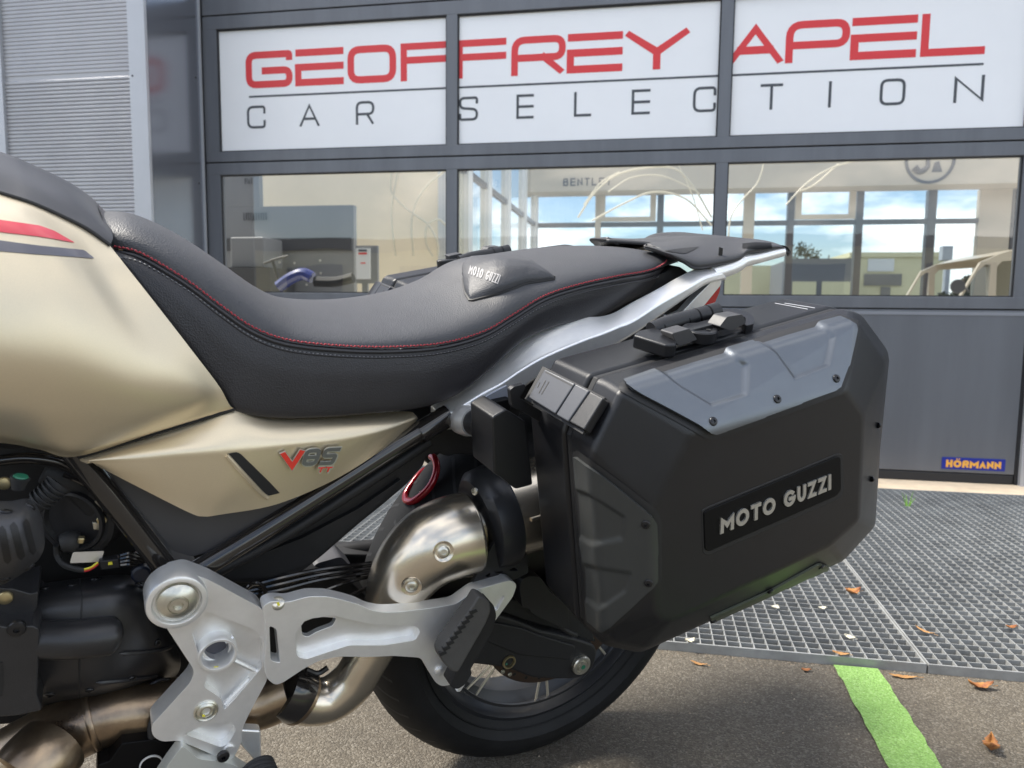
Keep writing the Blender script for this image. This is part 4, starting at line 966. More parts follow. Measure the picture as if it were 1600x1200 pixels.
side = patch('side_panel', sp_rows, M_['gold'], bike, nu=64, nv=40, thick=.004, sharp=60)
SB = bvh(side)
vs = draped('vent_slot', [(355, 709), (368, 706), (375, 708), (420, 752), (437, 770)], [(357, 714), (368, 727), (392, 752), (413, 772), (420, 774)], SB, M_['dark'], side, nu=24, nv=6, off=.0008)
for pts in ([(354, 711), (380, 740), (411, 773), (418, 777)],):
    P = np.array([hit(SB, x, y)[0]+hit(SB, x, y)[1]*.0012 for x, y in poly_res(pts, 16)]); V, F = tube_geo(P, .0026, 10); mk('slot_lip', V, F, M_['gold'], side)
pe = plate('seam_edge', [(120, 713), (366, 637), (367, 640), (122, 716)], Plane.three((120, 714, .168), (366, 638, .151), (300, 640, .14)), .002, M_['dark'], side, bev=0)
# emblem
e3 = Plane.three((440, 710, .1765), (530, 700, .166), (490, 738, .1705))
PEb = Plane(e3.o+e3.n*.0012, e3.n); PEc = Plane(e3.o+e3.n*.0024, e3.n)
qV, q8, qT = [(441, 735), (471, 735), (476, 702), (438, 707)], [(470, 728), (520, 726), (533, 699), (478, 702)], [(495, 738), (516, 737), (520, 729), (498, 730)]
V = []; F = []
for s_, st_, q_, w_, g_ in (('V', 'geo', qV, .0080, 0), ('85', 'wide', q8, .0066, .12), ('TT', 'geo', qT, .0032, .15)):
    cx_ = np.mean([p[0] for p in q_]); cy_ = np.mean([p[1] for p in q_]); q2 = [(x+(1.5 if x > cx_ else -1.5), y+(1.5 if y > cy_ else -1.5)) for x, y in q_]
    for v, f in text(s_, st_, PEb, q2, w_, None, None, .0012, -.001, name=None, gap=g_): k = len(V); V += v; F += [tuple(k+i for i in t) for t in f]
bdg = mk('emblem', V, F, M_['letters'], side, smooth=False)
text('V', 'geo', PEc, qV, .0060, M_['badgered'], bdg, .0008, 0)
text('85', 'wide', PEc, q8, .0044, M_['badgegrey'], bdg, .0008, 0, gap=.12)
text('TT', 'geo', PEc, qT, .0016, M_['badgered'], bdg, .0006, 0, gap=.15)

# ---- seat
cro = [(158, 328), (200, 331), (245, 348), (295, 376), (345, 410), (398, 447), (450, 470), (520, 477), (590, 470), (650, 453), (696, 430), (738, 404), (800, 396), (860, 388), (920, 384), (975, 386), (1015, 395), (1036, 405)]
sea = [(178, 388), (215, 396), (258, 419), (300, 446), (345, 480), (395, 514), (450, 534), (530, 543), (610, 545), (690, 539), (755, 521), (802, 494), (850, 465), (905, 447), (965, 434), (1010, 426), (1034, 417), (1043, 409)]
bot = [(186, 402), (215, 440), (262, 502), (310, 562), (350, 614), (376, 641), (440, 650), (520, 648), (600, 641), (660, 634), (712, 616), (765, 578), (820, 530), (878, 506), (935, 495), (985, 470), (1028, 450), (1043, 438)]
sw = [.085, .097, .11, .12, .13, .138, .142, .145, .146, .145, .142, .14, .136, .13, .122, .105, .075, .03]
bw_ = [.10, .115, .13, .14, .147, .151, .152, .153, .153, .151, .147, .143, .137, .128, .115, .098, .066, .025]
CR = []; SE = []; BO_ = []
for i in range(18):
    c = loc(B(*cro[i], -.03)); CR.append(wor(c[0], 0, c[2])); SE.append(B(*sea[i], sw[i])); BO_.append(B(*bot[i], bw_[i]))
NU = 110
CR, SE, BO_ = catidx(CR, NU), catidx(SE, NU), catidx(BO_, NU)
rows = []
for th in np.linspace(0, 90, 15):
    t = R_(th); r = []
    for k in range(NU):
        c, s = loc(CR[k]), loc(SE[k]); f = math.sin(t)**.92; g_ = math.cos(t)**.85
        r.append(wor(s[0]+(c[0]-s[0])*g_, s[1]*f, s[2]+(c[2]-s[2])*g_))
    rows.append(r)
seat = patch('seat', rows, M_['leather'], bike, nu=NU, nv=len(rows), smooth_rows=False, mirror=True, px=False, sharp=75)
STB = bvh(seat)
def off_w(P, dw): return [p+bn*dw for p in P]
mid = [(a*.5+b*.5)+bn*.004 for a, b in zip(SE, BO_)]; inn_ = [p-bn*.0035-bu*.001 for p in SE]
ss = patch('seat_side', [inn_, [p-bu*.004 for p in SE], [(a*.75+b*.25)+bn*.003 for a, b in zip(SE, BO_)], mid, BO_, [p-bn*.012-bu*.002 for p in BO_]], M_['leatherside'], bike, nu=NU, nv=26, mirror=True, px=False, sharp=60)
SSB = bvh(ss)
V, F = tube_geo(np.array([p-bu*.0035+bn*.0005 for p in SE]), .0026, 8); mk('seat_piping', V, F, M_['leatherside'], bike)
V, F = tube_geo(np.array([p-bu*.010+bn*.0022 for p in SE]), .0015, 8); mk('seat_piping', V, F, M_['leatherside'], bike)
def stitches(name, base, m, step, ln, rad, side_off, zig=0):
    P = np.array(base); d = np.linalg.norm(np.diff(P, axis=0), axis=1); T = np.concatenate([[0], np.cumsum(d)]); V = []; F = []; t = 0; k = 0
    up = []
    while t < T[-1]-ln:
        a = np.array([np.interp(t, T, P[:, j]) for j in range(3)]); b = np.array([np.interp(t+ln, T, P[:, j]) for j in range(3)])
        mm = (a+b)/2+side_off*.0004; q = np.array([a-side_off*.0008+bu*zig*(k % 2), a*.6+b*.4+side_off*.0006, b-side_off*.0008+bu*zig*((k+1) % 2)])
        v, f = tube_geo(q, [rad*.6, rad, rad*.6], 5); o = len(V); V += v; F += [tuple(o+i for i in g_) for g_ in f]; t += step; k += 1
    o = mk(name, V, F, m, seat); o['kind'] = 'stuff'; return o
def onsurf(px_off, tree, off=.0008, dx=0):
    out = []
    for p in catidx(SE, 220):
        d = p-CAM; z = d@F3; x = 800+F_PX*(d@R3)/z; y = 600-F_PX*(d@U3)/z; h = hit(tree, x+dx, y+px_off)
        if h is not None and np.linalg.norm(h[0]-p) < .05: out.append(h[0]+h[1]*off)
    return out
rd = [p+bu*.0028 for p in SE]
s1 = onsurf(-3.2, STB); stitches('red_stitching', s1 if len(s1) > 60 else rd, M_['redthread'], .0044, .0032, .0011, bu, .0010)
s2 = onsurf(12.5, SSB); stitches('grey_stitching', s2 if len(s2) > 60 else [p-bu*.016+bn*.003 for p in SE], M_['greythread'], .0050, .0032, .0007, bn)
# bolster pad with embroidery
pu = [(724, 428), (727, 410), (738, 402), (780, 402), (830, 411), (866, 434)]; plw = [(724, 436), (727, 458), (735, 471), (780, 459), (822, 443), (866, 436)]
def bulge(x, y, a, b):
    e = min(a, 1-a)*2.2; f = min(b, 1-b)*2.6; return .019*min(1, e)**.5*min(1, f)**.45
pad = draped('bolster_pad', pu, plw, STB, M_['leather'], seat, nu=60, nv=26, off=.0004, relief=bulge)
PDB = bvh(pad)
for cv in (pu, plw):
    P = [hit(STB, x, y) for x, y in poly_res(cv, 30)]; P = np.array([h[0]+h[1]*.0002 for h in P if h is not None])
    if len(P) > 6: V, F = tube_geo(P, .0024, 6); mk('pad_seam', V, F, M_['dark'], seat)
gl = text('MOTO GUZZI', 'geo', Plane.w(.06), [(732, 428), (778, 444), (783, 430), (735, 414)], .0017, None, None, 0, 0, name=None, gap=.16)
for V, F in gl:
    W2 = []
    nV = len(V)//2
    for v in V[nV:]+V[nV:]:
        d = v-CAM; z = d@F3; h = hit(PDB, 800+F_PX*(d@R3)/z, 600-F_PX*(d@U3)/z)
        W2.append(h[0]+h[1]*.0007 if h is not None else v)
    mk('letter', W2[:nV], [f for f in [tuple(i-nV for i in f) for f in F] if min(f) >= 0 and max(f) < nV], M_['embroid'], pad, smooth=False)

# ---- silver grab rail and tail
def rail(sgn):
    Bt = [(672, 633), (697, 621), (720, 604), (750, 580), (780, 556), (817, 526), (855, 508), (911, 495), (939, 493), (960, 487), (986, 472), (1024, 452), (1065, 429), (1091, 418), (1122, 413)]
    Ct = [(688, 652), (704, 643), (724, 631), (752, 614), (782, 598), (815, 576), (852, 555), (911, 530), (942, 519), (966, 509), (990, 499), (1030, 473), (1076, 447), (1100, 433), (1130, 424)]
    Dt = [(695, 670), (712, 668), (730, 662), (756, 643), (784, 626), (818, 604), (856, 580), (915, 556), (945, 546), (969, 533), (1000, 514), (1040, 486), (1082, 457), (1106, 442), (1136, 435)]
    wB = [.112, .112, .113, .114, .115, .116, .118, .120, .120, .120, .118, .115, .112, .110, .108]
    wC = [.135, .138, .142, .146, .148, .150, .152, .154, .154, .153, .151, .147, .142, .138, .132]
    P = []
    for px, ws, extra in ((Bt, [x-.006 for x in wB], -.010), (Bt, wB, 0), (Ct, [x-.005 for x in wC], .0025), (Ct, wC, -.002), (Dt, [x-.001 for x in wC], 0), (Dt, [x-.02 for x in wC], -.002)):
        P.append([B(*q, w)+bu*extra for q, w in zip(px, ws)])
    P = [catidx(p, 70) for p in P]; V = []; n = 70
    for p in P:
        for q in p:
            s, w, u = loc(q); V.append(wor(s, sgn*w, u))
    F = grid_faces(len(P), n, closed_r=True); F += [tuple(i*n for i in range(len(P))), tuple(i*n+n-1 for i in range(len(P)))[::-1]]
    if sgn < 0: F = [f[::-1] for f in F]
    o = mk('grab_rail', V, F, M_['silver'], bike, sharp=60)
    s = o.modifiers.new('bevel', 'BEVEL'); s.width = .003; s.segments = 3; s.limit_method = 'ANGLE'; s.angle_limit = R_(28); s.harden_normals = True
    def T(name, pts, m, par, **k):
        Q = [list(loc(B(*p[:3])))+[p[3]] for p in pts]; Q = [list(wor(a, sgn*b, c))+[r] for a, b, c, r in Q]; return tube(name, Q, m, par, px=False, **k)
    T('rail_end', [(1112, 428, .122, .0105), (1130, 423, .120, .0112), (1150, 415, .117, .0112), (1162, 408, .116, .010), (1180, 404, .116, .009), (1222, 393, .116, .0085)], M_['silver'], o, n=40, seg=18)
    return o
r1 = rail(1); r2 = rail(-1)
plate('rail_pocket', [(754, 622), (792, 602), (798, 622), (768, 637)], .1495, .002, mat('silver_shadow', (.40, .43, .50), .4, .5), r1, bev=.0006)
hk = plate('rail_strut', [(1112, 440), (1128, 438), (1126, 446), (1092, 488), (1074, 500), (1040, 499), (1036, 492), (1050, 494), (1066, 488), (1084, 468)], .118, .014, M_['silver'], r1, bev=.003, fil=3, seg=3)
tail = plate('tail_body', [(700, 655), (740, 600), (830, 515), (960, 455), (1040, 425), (1060, 415), (1075, 425), (1090, 440), (1110, 445), (1100, 480), (1040, 520), (900, 580), (820, 625), (800, 680)], .085, .17, M_['blackplastic'], bike, bev=.008, fil=6, seg=3)
tl = plate('tail_light', [(1112, 440), (1127, 442), (1126, 455), (1118, 474), (1110, 487), (1085, 492), (1088, 475)], .10, .20, M_['redlens'], bike, bev=.006, fil=4, seg=3)
rk_near = [(1008, 386, .05), (1040, 397, .10), (1066, 407, .118), (1089, 418, .127), (1134, 411, .127), (1156, 405, .125), (1168, 396, .122), (1190, 392, .122), (1222, 388, .122), (1231, 397, .120)]
rk_edge = [(1006, 383, .048), (1040, 390, .095), (1066, 398, .112), (1092, 404, .120), (1134, 399, .12), (1157, 394, .118), (1170, 386, .116), (1192, 383, .116), (1216, 383, .116), (1231, 388, .116)]
rk_top = [(1012, 380, .02), (1042, 383, .05), (1070, 384, .06), (1096, 385, .07), (1132, 383, .07), (1156, 381, .07), (1172, 378, .07), (1192, 378, .07), (1212, 381, .07), (1230, 387, .07)]
rk_mid = [(1020, 379, .0), (1046, 377, .0), (1072, 373, .0), (1098, 370, .0), (1130, 369, .0), (1150, 371, .0), (1166, 374, .0), (1184, 374, .0), (1206, 378, .0), (1228, 386, .0)]
rack = patch('luggage_rack', [[(a, b+4, w-.015) for a, b, w in rk_near], rk_near, rk_edge, rk_top, rk_mid], M_['rack'], bike, nu=50, nv=18, mirror=True, sharp=40)
s_ = rack.modifiers.new('solid', 'SOLIDIFY'); s_.thickness = .006
RKB = bvh(rack)
draped('rack_recess', [(1039, 392), (1060, 389), (1092, 386)], [(1040, 393), (1070, 397), (1084, 391)], RKB, M_['dark'], rack, nu=14, nv=5, off=.0008)  # dark patch, the shade of the indentation put into the colour
draped('rack_recess', [(1160, 381), (1180, 379), (1205, 380)], [(1160, 388), (1180, 390), (1206, 388)], RKB, M_['casedark'], rack, nu=14, nv=5, off=.0008)
plate('rack_pin', [(1125, 386), (1130, 388), (1129, 400), (1124, 401)], .118, .003, M_['case'], rack, bev=.0006)

# ---- mount arm and collar for the case
tube('mount_collar', [(722, 655, .135, .020), (730, 657, .150, .0205), (733, 658, .158, .0205), (736, 659, .162, .0185), (740, 660, .168, .0185)], M_['silver'], bike, straight=True, seg=28)
tube('mount_arm', [(738, 659, .165, .0165), (752, 664, .185, .0165), (768, 672, .205, .0175)], M_['blackplastic'], bike, n=10, seg=24)
lathe('mount_ring', B(757, 673, .202), -br*.75+bn*.5-bu*.1, [(.0205, -.012), (.021, 0), (.0195, .003), (.0165, .003), (.0155, -.006), (0, -.006)], M_['blackplastic'], bike, 28)
plate('mount_bracket', [(742, 640), (760, 630), (798, 622), (800, 640), (780, 650), (770, 660)], .16, .02, M_['casedark'], bike, bev=.003)

# ---- exhaust
plate('dark_backing', [(640, 925), (700, 880), (760, 830), (840, 820), (862, 900), (800, 960), (700, 985), (620, 985)], .098, .02, M_['dark'], bike, bev=.003)  # dark sheet added as background for the gap behind the heat shield
hs_pts = [(612, 957, .158, .036), (616, 938, .158, .039), (626, 910, .158, .044), (645, 880, .16, .049), (672, 855, .162, .0535), (704, 840, .163, .0555), (733, 832, .163, .0560)]
hs = tube('heat_shield', hs_pts, M_['steel'], bike, n=50, seg=48, cap=False)
sd = hs.modifiers.new('solid', 'SOLIDIFY'); sd.thickness = .0025; sd.offset = -1
HB = bvh(hs)
for x, y in ((693, 862), (643, 916)):
    h = hit(HB, x, y); c = h[0]; n_ = h[1]
    lathe('washer_dish', c, n_, [(.0135, -.0006), (.0130, .0012), (.0095, -.0004), (.0080, -.0006)], M_['steel'], hs, 24)
    lathe('bolt', c, n_, [(.0078, -.001), (.0076, .0022), (.0058, .0036), (.0036, .0038), (.0034, .0012), (0, .0012)], M_['bolt'], hs, 20)
tube('shield_rim', [(660, 937, .168, .002), (672, 924, .170, .002), (692, 910, .172, .002), (715, 902, .174, .002), (738, 899, .174, .002)], M_['steel'], hs, n=20, seg=8)
tube('link_pipe', [(612, 955, .152, .028), (640, 880, .15, .028), (700, 835, .152, .026), (760, 815, .155, .027)], M_['steel'], bike, n=24, seg=24)
tube('pipe_collar', [(737, 832, .155, .030), (748, 828, .155, .030)], M_['brass'], bike, straight=True, seg=28)
cap_ = tube('silencer_cap', [(746, 815, .150, .060), (751, 813, .150, .070), (775, 806, .150, .074), (784, 803, .150, .070)], M_['rim'], bike, straight=True, seg=40)
cap_['label'] = 'dark blue black silencer end cap'
hexbolt('bolt', B(741, 768, .19), -br+bn*.4, .005, M_['bolt'], cap_)
tube('silencer', [(782, 803, .150, .064), (860, 780, .150, .066), (960, 745, .150, .066), (1080, 700, .150, .062)], M_['steel'], bike, n=20, seg=40)
tube('silencer_seam', [(830, 812, .213, .003), (870, 800, .214, .003)], M_['steel'], bike, n=6, seg=8)
hb = plate('heel_guard', [(728, 930), (770, 852), (776, 843), (800, 838), (812, 836), (822, 850), (826, 895), (800, 908), (742, 922)], .200, .006, M_['blackplastic'], bike, bev=.002, fil=4,
      holes=[[(757, 901), (766, 894), (766, 902)], [(772, 893), (788, 893), (782, 900)], [(794, 892), (803, 886), (811, 892)]])
# lower pipes
tube('exhaust_pipe', [(606, 965, .152, .029), (590, 1000, .15, .029), (570, 1035, .148, .0295), (548, 1068, .146, .030), (515, 1092, .144, .030), (482, 1096, .143, .030), (462, 1088, .142, .030)], M_['steel'], bike, n=50, seg=32)
cl_ = tube('pipe_clamp', [(474, 1091, .142, .0335), (463, 1086, .142, .036), (452, 1080, .142, .036), (440, 1076, .142, .0345)], M_['blackgloss'], bike, straight=True, seg=36)
tube('clamp_band', [(472, 1091, .142, .0350), (468, 1089, .142, .0350)], M_['heat'], cl_, straight=True, seg=36)
tube('clamp_screw', [(478, 1046, .165, .0035), (497, 1052, .165, .0035), (512, 1043, .165, .0035)], M_['blackbolt'], cl_, n=10, seg=8)
hp = tube('collector_pipe', [(450, 1080, .138, .033), (400, 1098, .132, .034), (320, 1100, .125, .034), (240, 1108, .12, .035), (160, 1120, .118, .036), (90, 1150, .115, .038), (20, 1190, .11, .04), (-60, 1240, .105, .04)], M_['heat'], bike, n=60, seg=32)
tube('weld_bead', [(152, 1121, .118, .0375), (147, 1123, .118, .0385), (142, 1125, .118, .0375)], M_['heat'], hp, straight=True, seg=32)
tube('down_pipe', [(40, 1215, .175, .040), (62, 1190, .165, .040), (85, 1165, .15, .038)], M_['heat'], bike, n=10, seg=28)

# ---- engine and gearbox
gb = patch('gearbox', [
 [(40, 915, .085), (130, 903, .09), (190, 898, .09), (228, 905, .085), (240, 915, .06)],
 [(40, 940, .135), (130, 928, .145), (190, 922, .145), (230, 930, .13), (252, 945, .08)],
 [(40, 985, .150), (130, 975, .163), (192, 970, .162), (244, 980, .14), (270, 990, .09)],
 [(40, 1040, .150), (130, 1035, .163), (192, 1028, .160), (252, 1028, .135), (282, 1028, .09)],
 [(40, 1085, .135), (130, 1080, .145), (192, 1068, .142), (250, 1055, .11), (280, 1048, .08)],
 [(40, 1112, .07), (130, 1100, .08), (192, 1088, .08), (245, 1078, .06), (270, 1062, .05)]], M_['engine'], bike, nu=50, nv=36)
GBT = bvh(gb)
for a in ([(126, 905), (128, 940), (126, 990), (124, 1040), (124, 1095)],):
    P = [hit(GBT, x, y) for x, y in poly_res(a, 24)]; P = np.array([h[0]-h[1]*.0003 for h in P if h is not None]); V, F = tube_geo(P, .0011, 6); mk('casing_joint', V, F, M_['dark'], gb)
tube('boss', [(58, 1000, .165, .020), (120, 999, .172, .0205), (165, 994, .172, .0205), (176, 993, .171, .0195), (180, 993, .170, .014)], M_['engine'], gb, n=30, seg=24)
for a in ([(186, 1021), (220, 1019), (250, 1016), (272, 1008)], [(150, 1066), (200, 1062), (246, 1056)]):
    P = [hit(GBT, x, y) for x, y in poly_res(a, 14)]; P = np.array([h[0]+h[1]*.0004 for h in P if h is not None])
    if len(P) > 3: V, F = tube_geo(P, np.concatenate([[.0006], np.full(len(P)-2, .0030), [.0008]]), 8); mk('casing_rib', V, F, M_['engine'], gb)
eb2 = plate('engine_block', [(-260, 960), (-20, 975), (10, 980), (52, 978), (62, 984), (58, 1085), (66, 1110), (30, 1118), (-260, 1140)], .185, .10, M_['engine'], bike, bev=.006, fil=5, seg=3)
hexbolt('bolt', B(26, 983, .186), bn, .0085, M_['blackbolt'], eb2)
plate('block_window', [(-14, 1035), (4, 1035), (6, 1068), (4, 1088), (-14, 1090)], .1856, .002, M_['dark'], eb2, bev=0)
ub = plate('upper_casing', [(-260, 905), (20, 920), (48, 928), (60, 925), (58, 950), (40, 985), (-260, 980)], .16, .06, M_['engine'], bike, bev=.006, fil=4)
hexbolt('bolt', B(8, 935, .163), bn, .007, M_['brass'], ub, socket=False)
vc = patch('valve_cover', [
 [(-260, 770, .20), (-60, 778, .205), (10, 783, .205), (40, 779, .20), (54, 786, .19), (60, 795, .17)],
 [(-260, 800, .26), (-60, 805, .265), (10, 806, .265), (40, 802, .258), (58, 806, .235), (66, 812, .19)],
 [(-260, 850, .275), (-60, 852, .28), (10, 852, .28), (42, 850, .272), (62, 850, .245), (70, 850, .195)],
 [(-260, 890, .25), (-60, 890, .255), (10, 888, .255), (36, 882, .248), (54, 876, .225), (62, 872, .18)],
 [(-260, 925, .20), (-60, 922, .20), (0, 914, .20), (26, 902, .195), (44, 890, .185), (52, 882, .16)]], M_['valve'], bike, nu=40, nv=30)
VB = bvh(vc)
for (xa, ya), (xb, yb), wd in (((3, 826), (12, 876), 6), ((21, 820), (33, 870), 6), ((40, 815), (51, 862), 5)):
    q = draped('cooling_slot', [(xa-wd, ya+2), (xa, ya-5), (xa+wd, ya+2)], [(xb-wd, yb), (xb, yb+5), (xb+wd, yb-2)], VB, M_['dark'], vc, nu=8, nv=14, off=.0006)
tube('corrugated_hose', [(52, 792, .15, .009), (64, 782, .15, .010), (80, 768, .148, .011), (92, 756, .145, .014)], M_['rubber'], bike, n=20, seg=14)
for t_ in range(5):
    x, y = 62+t_*6.2, 783-t_*5.6; tube('hose_ring', [(x, y, .15, .0125), (x+2, y-1.8, .15, .0125)], M_['rubber'], bike, straight=True, seg=16)
tube('filler_cap', [(28, 764, .19, .0055), (30, 752, .19, .0075), (32, 746, .19, .0085)], M_['rubber'], bike, straight=True, seg=18); tube('green_cap', [(32.5, 745, .19, .0066), (33, 743, .19, .0058)], M_['green'], bike, straight=True, seg=18)
hexbolt('bolt', B(6, 756, .19), bn, .006, M_['brass'], bike, socket=False)
plate('clamp_bracket', [(144, 816), (162, 818), (158, 829), (146, 828)], .12, .004, M_['bolt'], bike, bev=.001); hexbolt('bolt', B(159, 813, .125), bn, .0052, M_['brass'], bike, socket=False)
tube('throttle_hose', [(96, 850, .11, .010), (110, 846, .11, .012), (124, 846, .11, .010)], M_['rubber'], bike, n=12, seg=14)
plate('hose_clip', [(122, 841), (134, 841), (131, 851), (121, 851)], .125, .008, M_['brass'], bike, bev=.002)
plate('paper_tag', [(114, 863), (163, 861), (157, 878), (109, 880)], .118, .001, M_['silver'], bike, bev=0, fil=3)
tube('wiring_loom', [(88, 852, .10, .0035), (90, 868, .10, .0035), (100, 882, .11, .0035), (120, 889, .115, .0035), (134, 891, .12, .003)], M_['rubber'], bike, n=24, seg=8)
for k, (mm_, dy) in enumerate((('orange', 0), ('yellow', -1.6), ('red', 1.5))): tube('wire', [(132, 891+dy, .122, .0012), (142, 888+dy, .124, .0012), (153, 880+dy, .124, .0012)], M_[mm_], bike, n=12, seg=6)
cn = plate('connector', [(154, 877), (186, 873), (189, 888), (157, 892)], .125, .012, M_['blackplastic'], bike, bev=.002); plate('latch_tab', [(169, 879), (175, 878), (176, 882), (169, 883)], .1262, .001, M_['yellow'], cn, bev=0)
for k in range(4): tube('cable', [(188, 868+k*5, .12, .0026), (205, 864+k*6, .12, .0026), (225, 872+k*6, .115, .0026)], M_['blackgloss'], bike, n=10, seg=8)
lathe('blue_bung', B(220, 895, .12), bn, [(.0105, -.004), (.0105, .004), (.008, .006), (0, .006)], mat('navy_rubber', (.012, .016, .03), .4), bike, 18)
for a in ([(480, 905, .07), (540, 900, .07), (610, 888, .07)], [(440, 960, .09), (500, 925, .085), (560, 905, .08), (620, 895, .07)], [(500, 950, .09), (560, 925, .08), (600, 905, .07)], [(380, 925, .12), (395, 912, .122), (410, 915, .12), (418, 940, .12)]): tube('cable', [(x, y, w, .0028) for x, y, w in a], M_['blackgloss'], bike, n=24, seg=8)
plate('rear_lug', [(478, 896), (496, 880), (528, 871), (534, 871), (556, 893), (500, 905)], .02, .05, mat('lug_grey', (.06, .06, .068), .5), bike, bev=.003, fil=4)
tube('cross_tube', [(500, 870, -.10, .018), (560, 862, -.09, .018), (640, 856, -.08, .018)], M_['blackplastic'], bike, n=8, seg=20)
plate('drive_housing', [(480, 888), (540, 866), (610, 868), (660, 880), (660, 930), (480, 930)], -.06, .05, M_['dark'], bike, bev=.004)
# red shock spring
cs = [(660, 790, -.03), (640, 779, .0), (648, 760, .02), (668, 738, .02), (682, 720, -.01), (690, 728, -.03), (678, 756, .0), (656, 776, .03), (634, 782, .03), (630, 776, .02), (640, 756, .0), (662, 728, -.02), (674, 716, -.02)]
P = [B(674, 713, .00), B(680, 718, .012), B(682, 735, .022), B(674, 757, .028), B(660, 773, .026), B(645, 783, .018), B(635, 782, .005), B(634, 774, -.008), B(644, 757, -.02), B(660, 738, -.032), B(675, 731, -.042), B(690, 737, -.05), B(697, 752, -.055)]
P = catmull(np.array(P), 70); V, F = tube_geo(P, .0058, 14); mk('shock_spring', V, F, M_['redspring'], bike)
plate('shock_body', [(650, 752), (672, 738), (684, 752), (662, 775), (650, 772)], -.02, .03, M_['dark'], bike, bev=.006)

# bay details: ducts, hoses, clamps and bolts in the shade behind the frame tube
lathe('throttle_body', B(118, 812, .100), bn*.8-br*.5, [(.044, -.03), (.044, .0), (.040, .004), (.036, .004), (.034, -.002), (0, -.002)], M_['engine'], bike, 36)
lathe('duct_ring', B(118, 812, .112), bn*.8-br*.5, [(.034, 0), (.034, .006), (.031, .007), (.029, .002)], M_['blackplastic'], bike, 36)
tube('intake_hose', [(70, 735, .10, .014), (105, 748, .10, .016), (140, 770, .095, .018), (160, 800, .09, .018)], M_['rubber'], bike, n=24, seg=18)
tube('cable', [(98, 742, .13, .0022), (130, 756, .13, .0022), (150, 775, .125, .0022), (152, 800, .12, .0022)], M_['blackgloss'], bike, n=24, seg=8)
tube('cable', [(150, 782, .125, .002), (158, 796, .125, .002), (154, 812, .12, .002)], M_['bolt'], bike, n=14, seg=8)
tube('fuel_line', [(-20, 722, .12, .006), (40, 716, .12, .006), (90, 722, .12, .006), (120, 735, .12, .006)], M_['blackgloss'], bike, n=24, seg=12)
plate('airbox', [(-60, 694), (60, 706), (118, 718), (150, 745), (120, 742), (60, 728), (-60, 722)], .118, .05, M_['blackplastic'], bike, bev=.004, fil=4)
for x, y, w, r in ((150, 905, .15, .006), (70, 920, .15, .005), (218, 915, .13, .006), (78, 1085, .15, .006), (205, 1060, .15, .005), (112, 915, .15, .0045), (140, 1078, .155, .005), (246, 1004, .13, .0045)):
    h = hit(GBT, x, y)
    if h is not None: hexbolt('bolt', h[0]+h[1]*.001, h[1], r, M_['blackbolt'], gb)
for x, y in ((10, 800), (48, 792), (8, 905), (46, 886)):
    h = hit(VB, x, y)
    if h is not None: hexbolt('bolt', h[0]+h[1]*.0008, h[1], .0048, M_['blackbolt'], vc)
tube('casing_edge', [(150, 1090, .12, .0022), (200, 1082, .12, .0022), (235, 1070, .118, .0022), (250, 1062, .115, .0022), (272, 1064, .11, .0022)], M_['engine'], gb, n=24, seg=8)
for k in range(3): tube('cable', [(360+k*7, 925+k*3, .10, .003), (430, 905+k*9, .10, .003), (500, 890+k*8, .09, .003), (580, 880+k*7, .085, .003)], M_['blackgloss'], bike, n=24, seg=8)
# ---- footrest plate
fp_out = [(290, 893), (318, 903), (330, 908), (408, 950), (417, 965), (418, 1062), (400, 1095), (388, 1118), (378, 1140), (377, 1162), (364, 1186), (348, 1192), (330, 1178), (280, 1157), (252, 1159), (238, 1150), (236, 1134), (298, 1066), (304, 1048), (262, 984), (250, 965), (262, 900)]
fr_ = plate('footrest_plate', fp_out, .205, .030, M_['silver'], bike, bev=.0028, fil=8, seg=3, holes=[[(340+20.5*math.cos(a), 1021+20.5*math.sin(a)) for a in np.linspace(0, 6.283, 21)[:-1]]],
   recess=[([(322, 955), (398, 984), (409, 1000), (410, 1042), (364, 1096), (350, 1110), (346, 1092), (332, 1082), (318, 1074), (326, 1050), (312, 1028), (300, 990)], .013), ([(288, 1147), (322, 1132), (362, 1127), (369, 1140), (358, 1160), (346, 1168)], .012)])
lathe('boss', B(277, 943, .2165), bn, [(.0310, -.034), (.0310, -.003), (.0300, -.0008), (.0285, 0), (.0250, 0), (.0238, -.0015), (.0235, -.006), (0, -.006)], M_['silver'], fr_, 56)
lathe('bolt_cap', B(278, 942, .2155), bn, [(.0215, -.0055), (.0205, -.001), (.016, .003), (.0105, .005), (.0098, .0035), (.0086, .0035), (.0084, .0062), (.0052, .0062), (.0048, .002), (0, .002)], M_['bolt'], fr_, 36)
lathe('cross_bore', B(340, 1021, .2045)+bn*.004, bn, [(.0215, -.018), (.0210, -.001), (.0200, .0007), (.0176, .0005), (.0166, -.0015), (.0160, -.036)], M_['silver'], fr_, 36)
lathe('bore_floor', B(340, 1021, .2045)-bn*.024, bn, [(.0166, 0), (0, .0003)], mat('bore_shade_grey', (.10, .10, .12), .5, .4), fr_, 24)  # bore floor coloured darker for the shade at its depth
lathe('bolt', B(322, 1111, .2055), bn, [(.0135, -.004), (.0132, .001), (.0118, .0020), (.0105, .0005), (.0085, .0025), (.0070, .0028), (.0062, .0010), (.0045, .0010), (.0043, -.002), (0, -.002)], M_['bolt'], fr_, 28)
for pts in ([(365, 995), (352, 1003)], [(366, 1032), (408, 1052)], [(390, 1060), (352, 1100)]): tube('web', [(pts[0][0], pts[0][1], .199, .003), (pts[1][0], pts[1][1], .199, .003)], M_['silver'], fr_, n=2, seg=8)
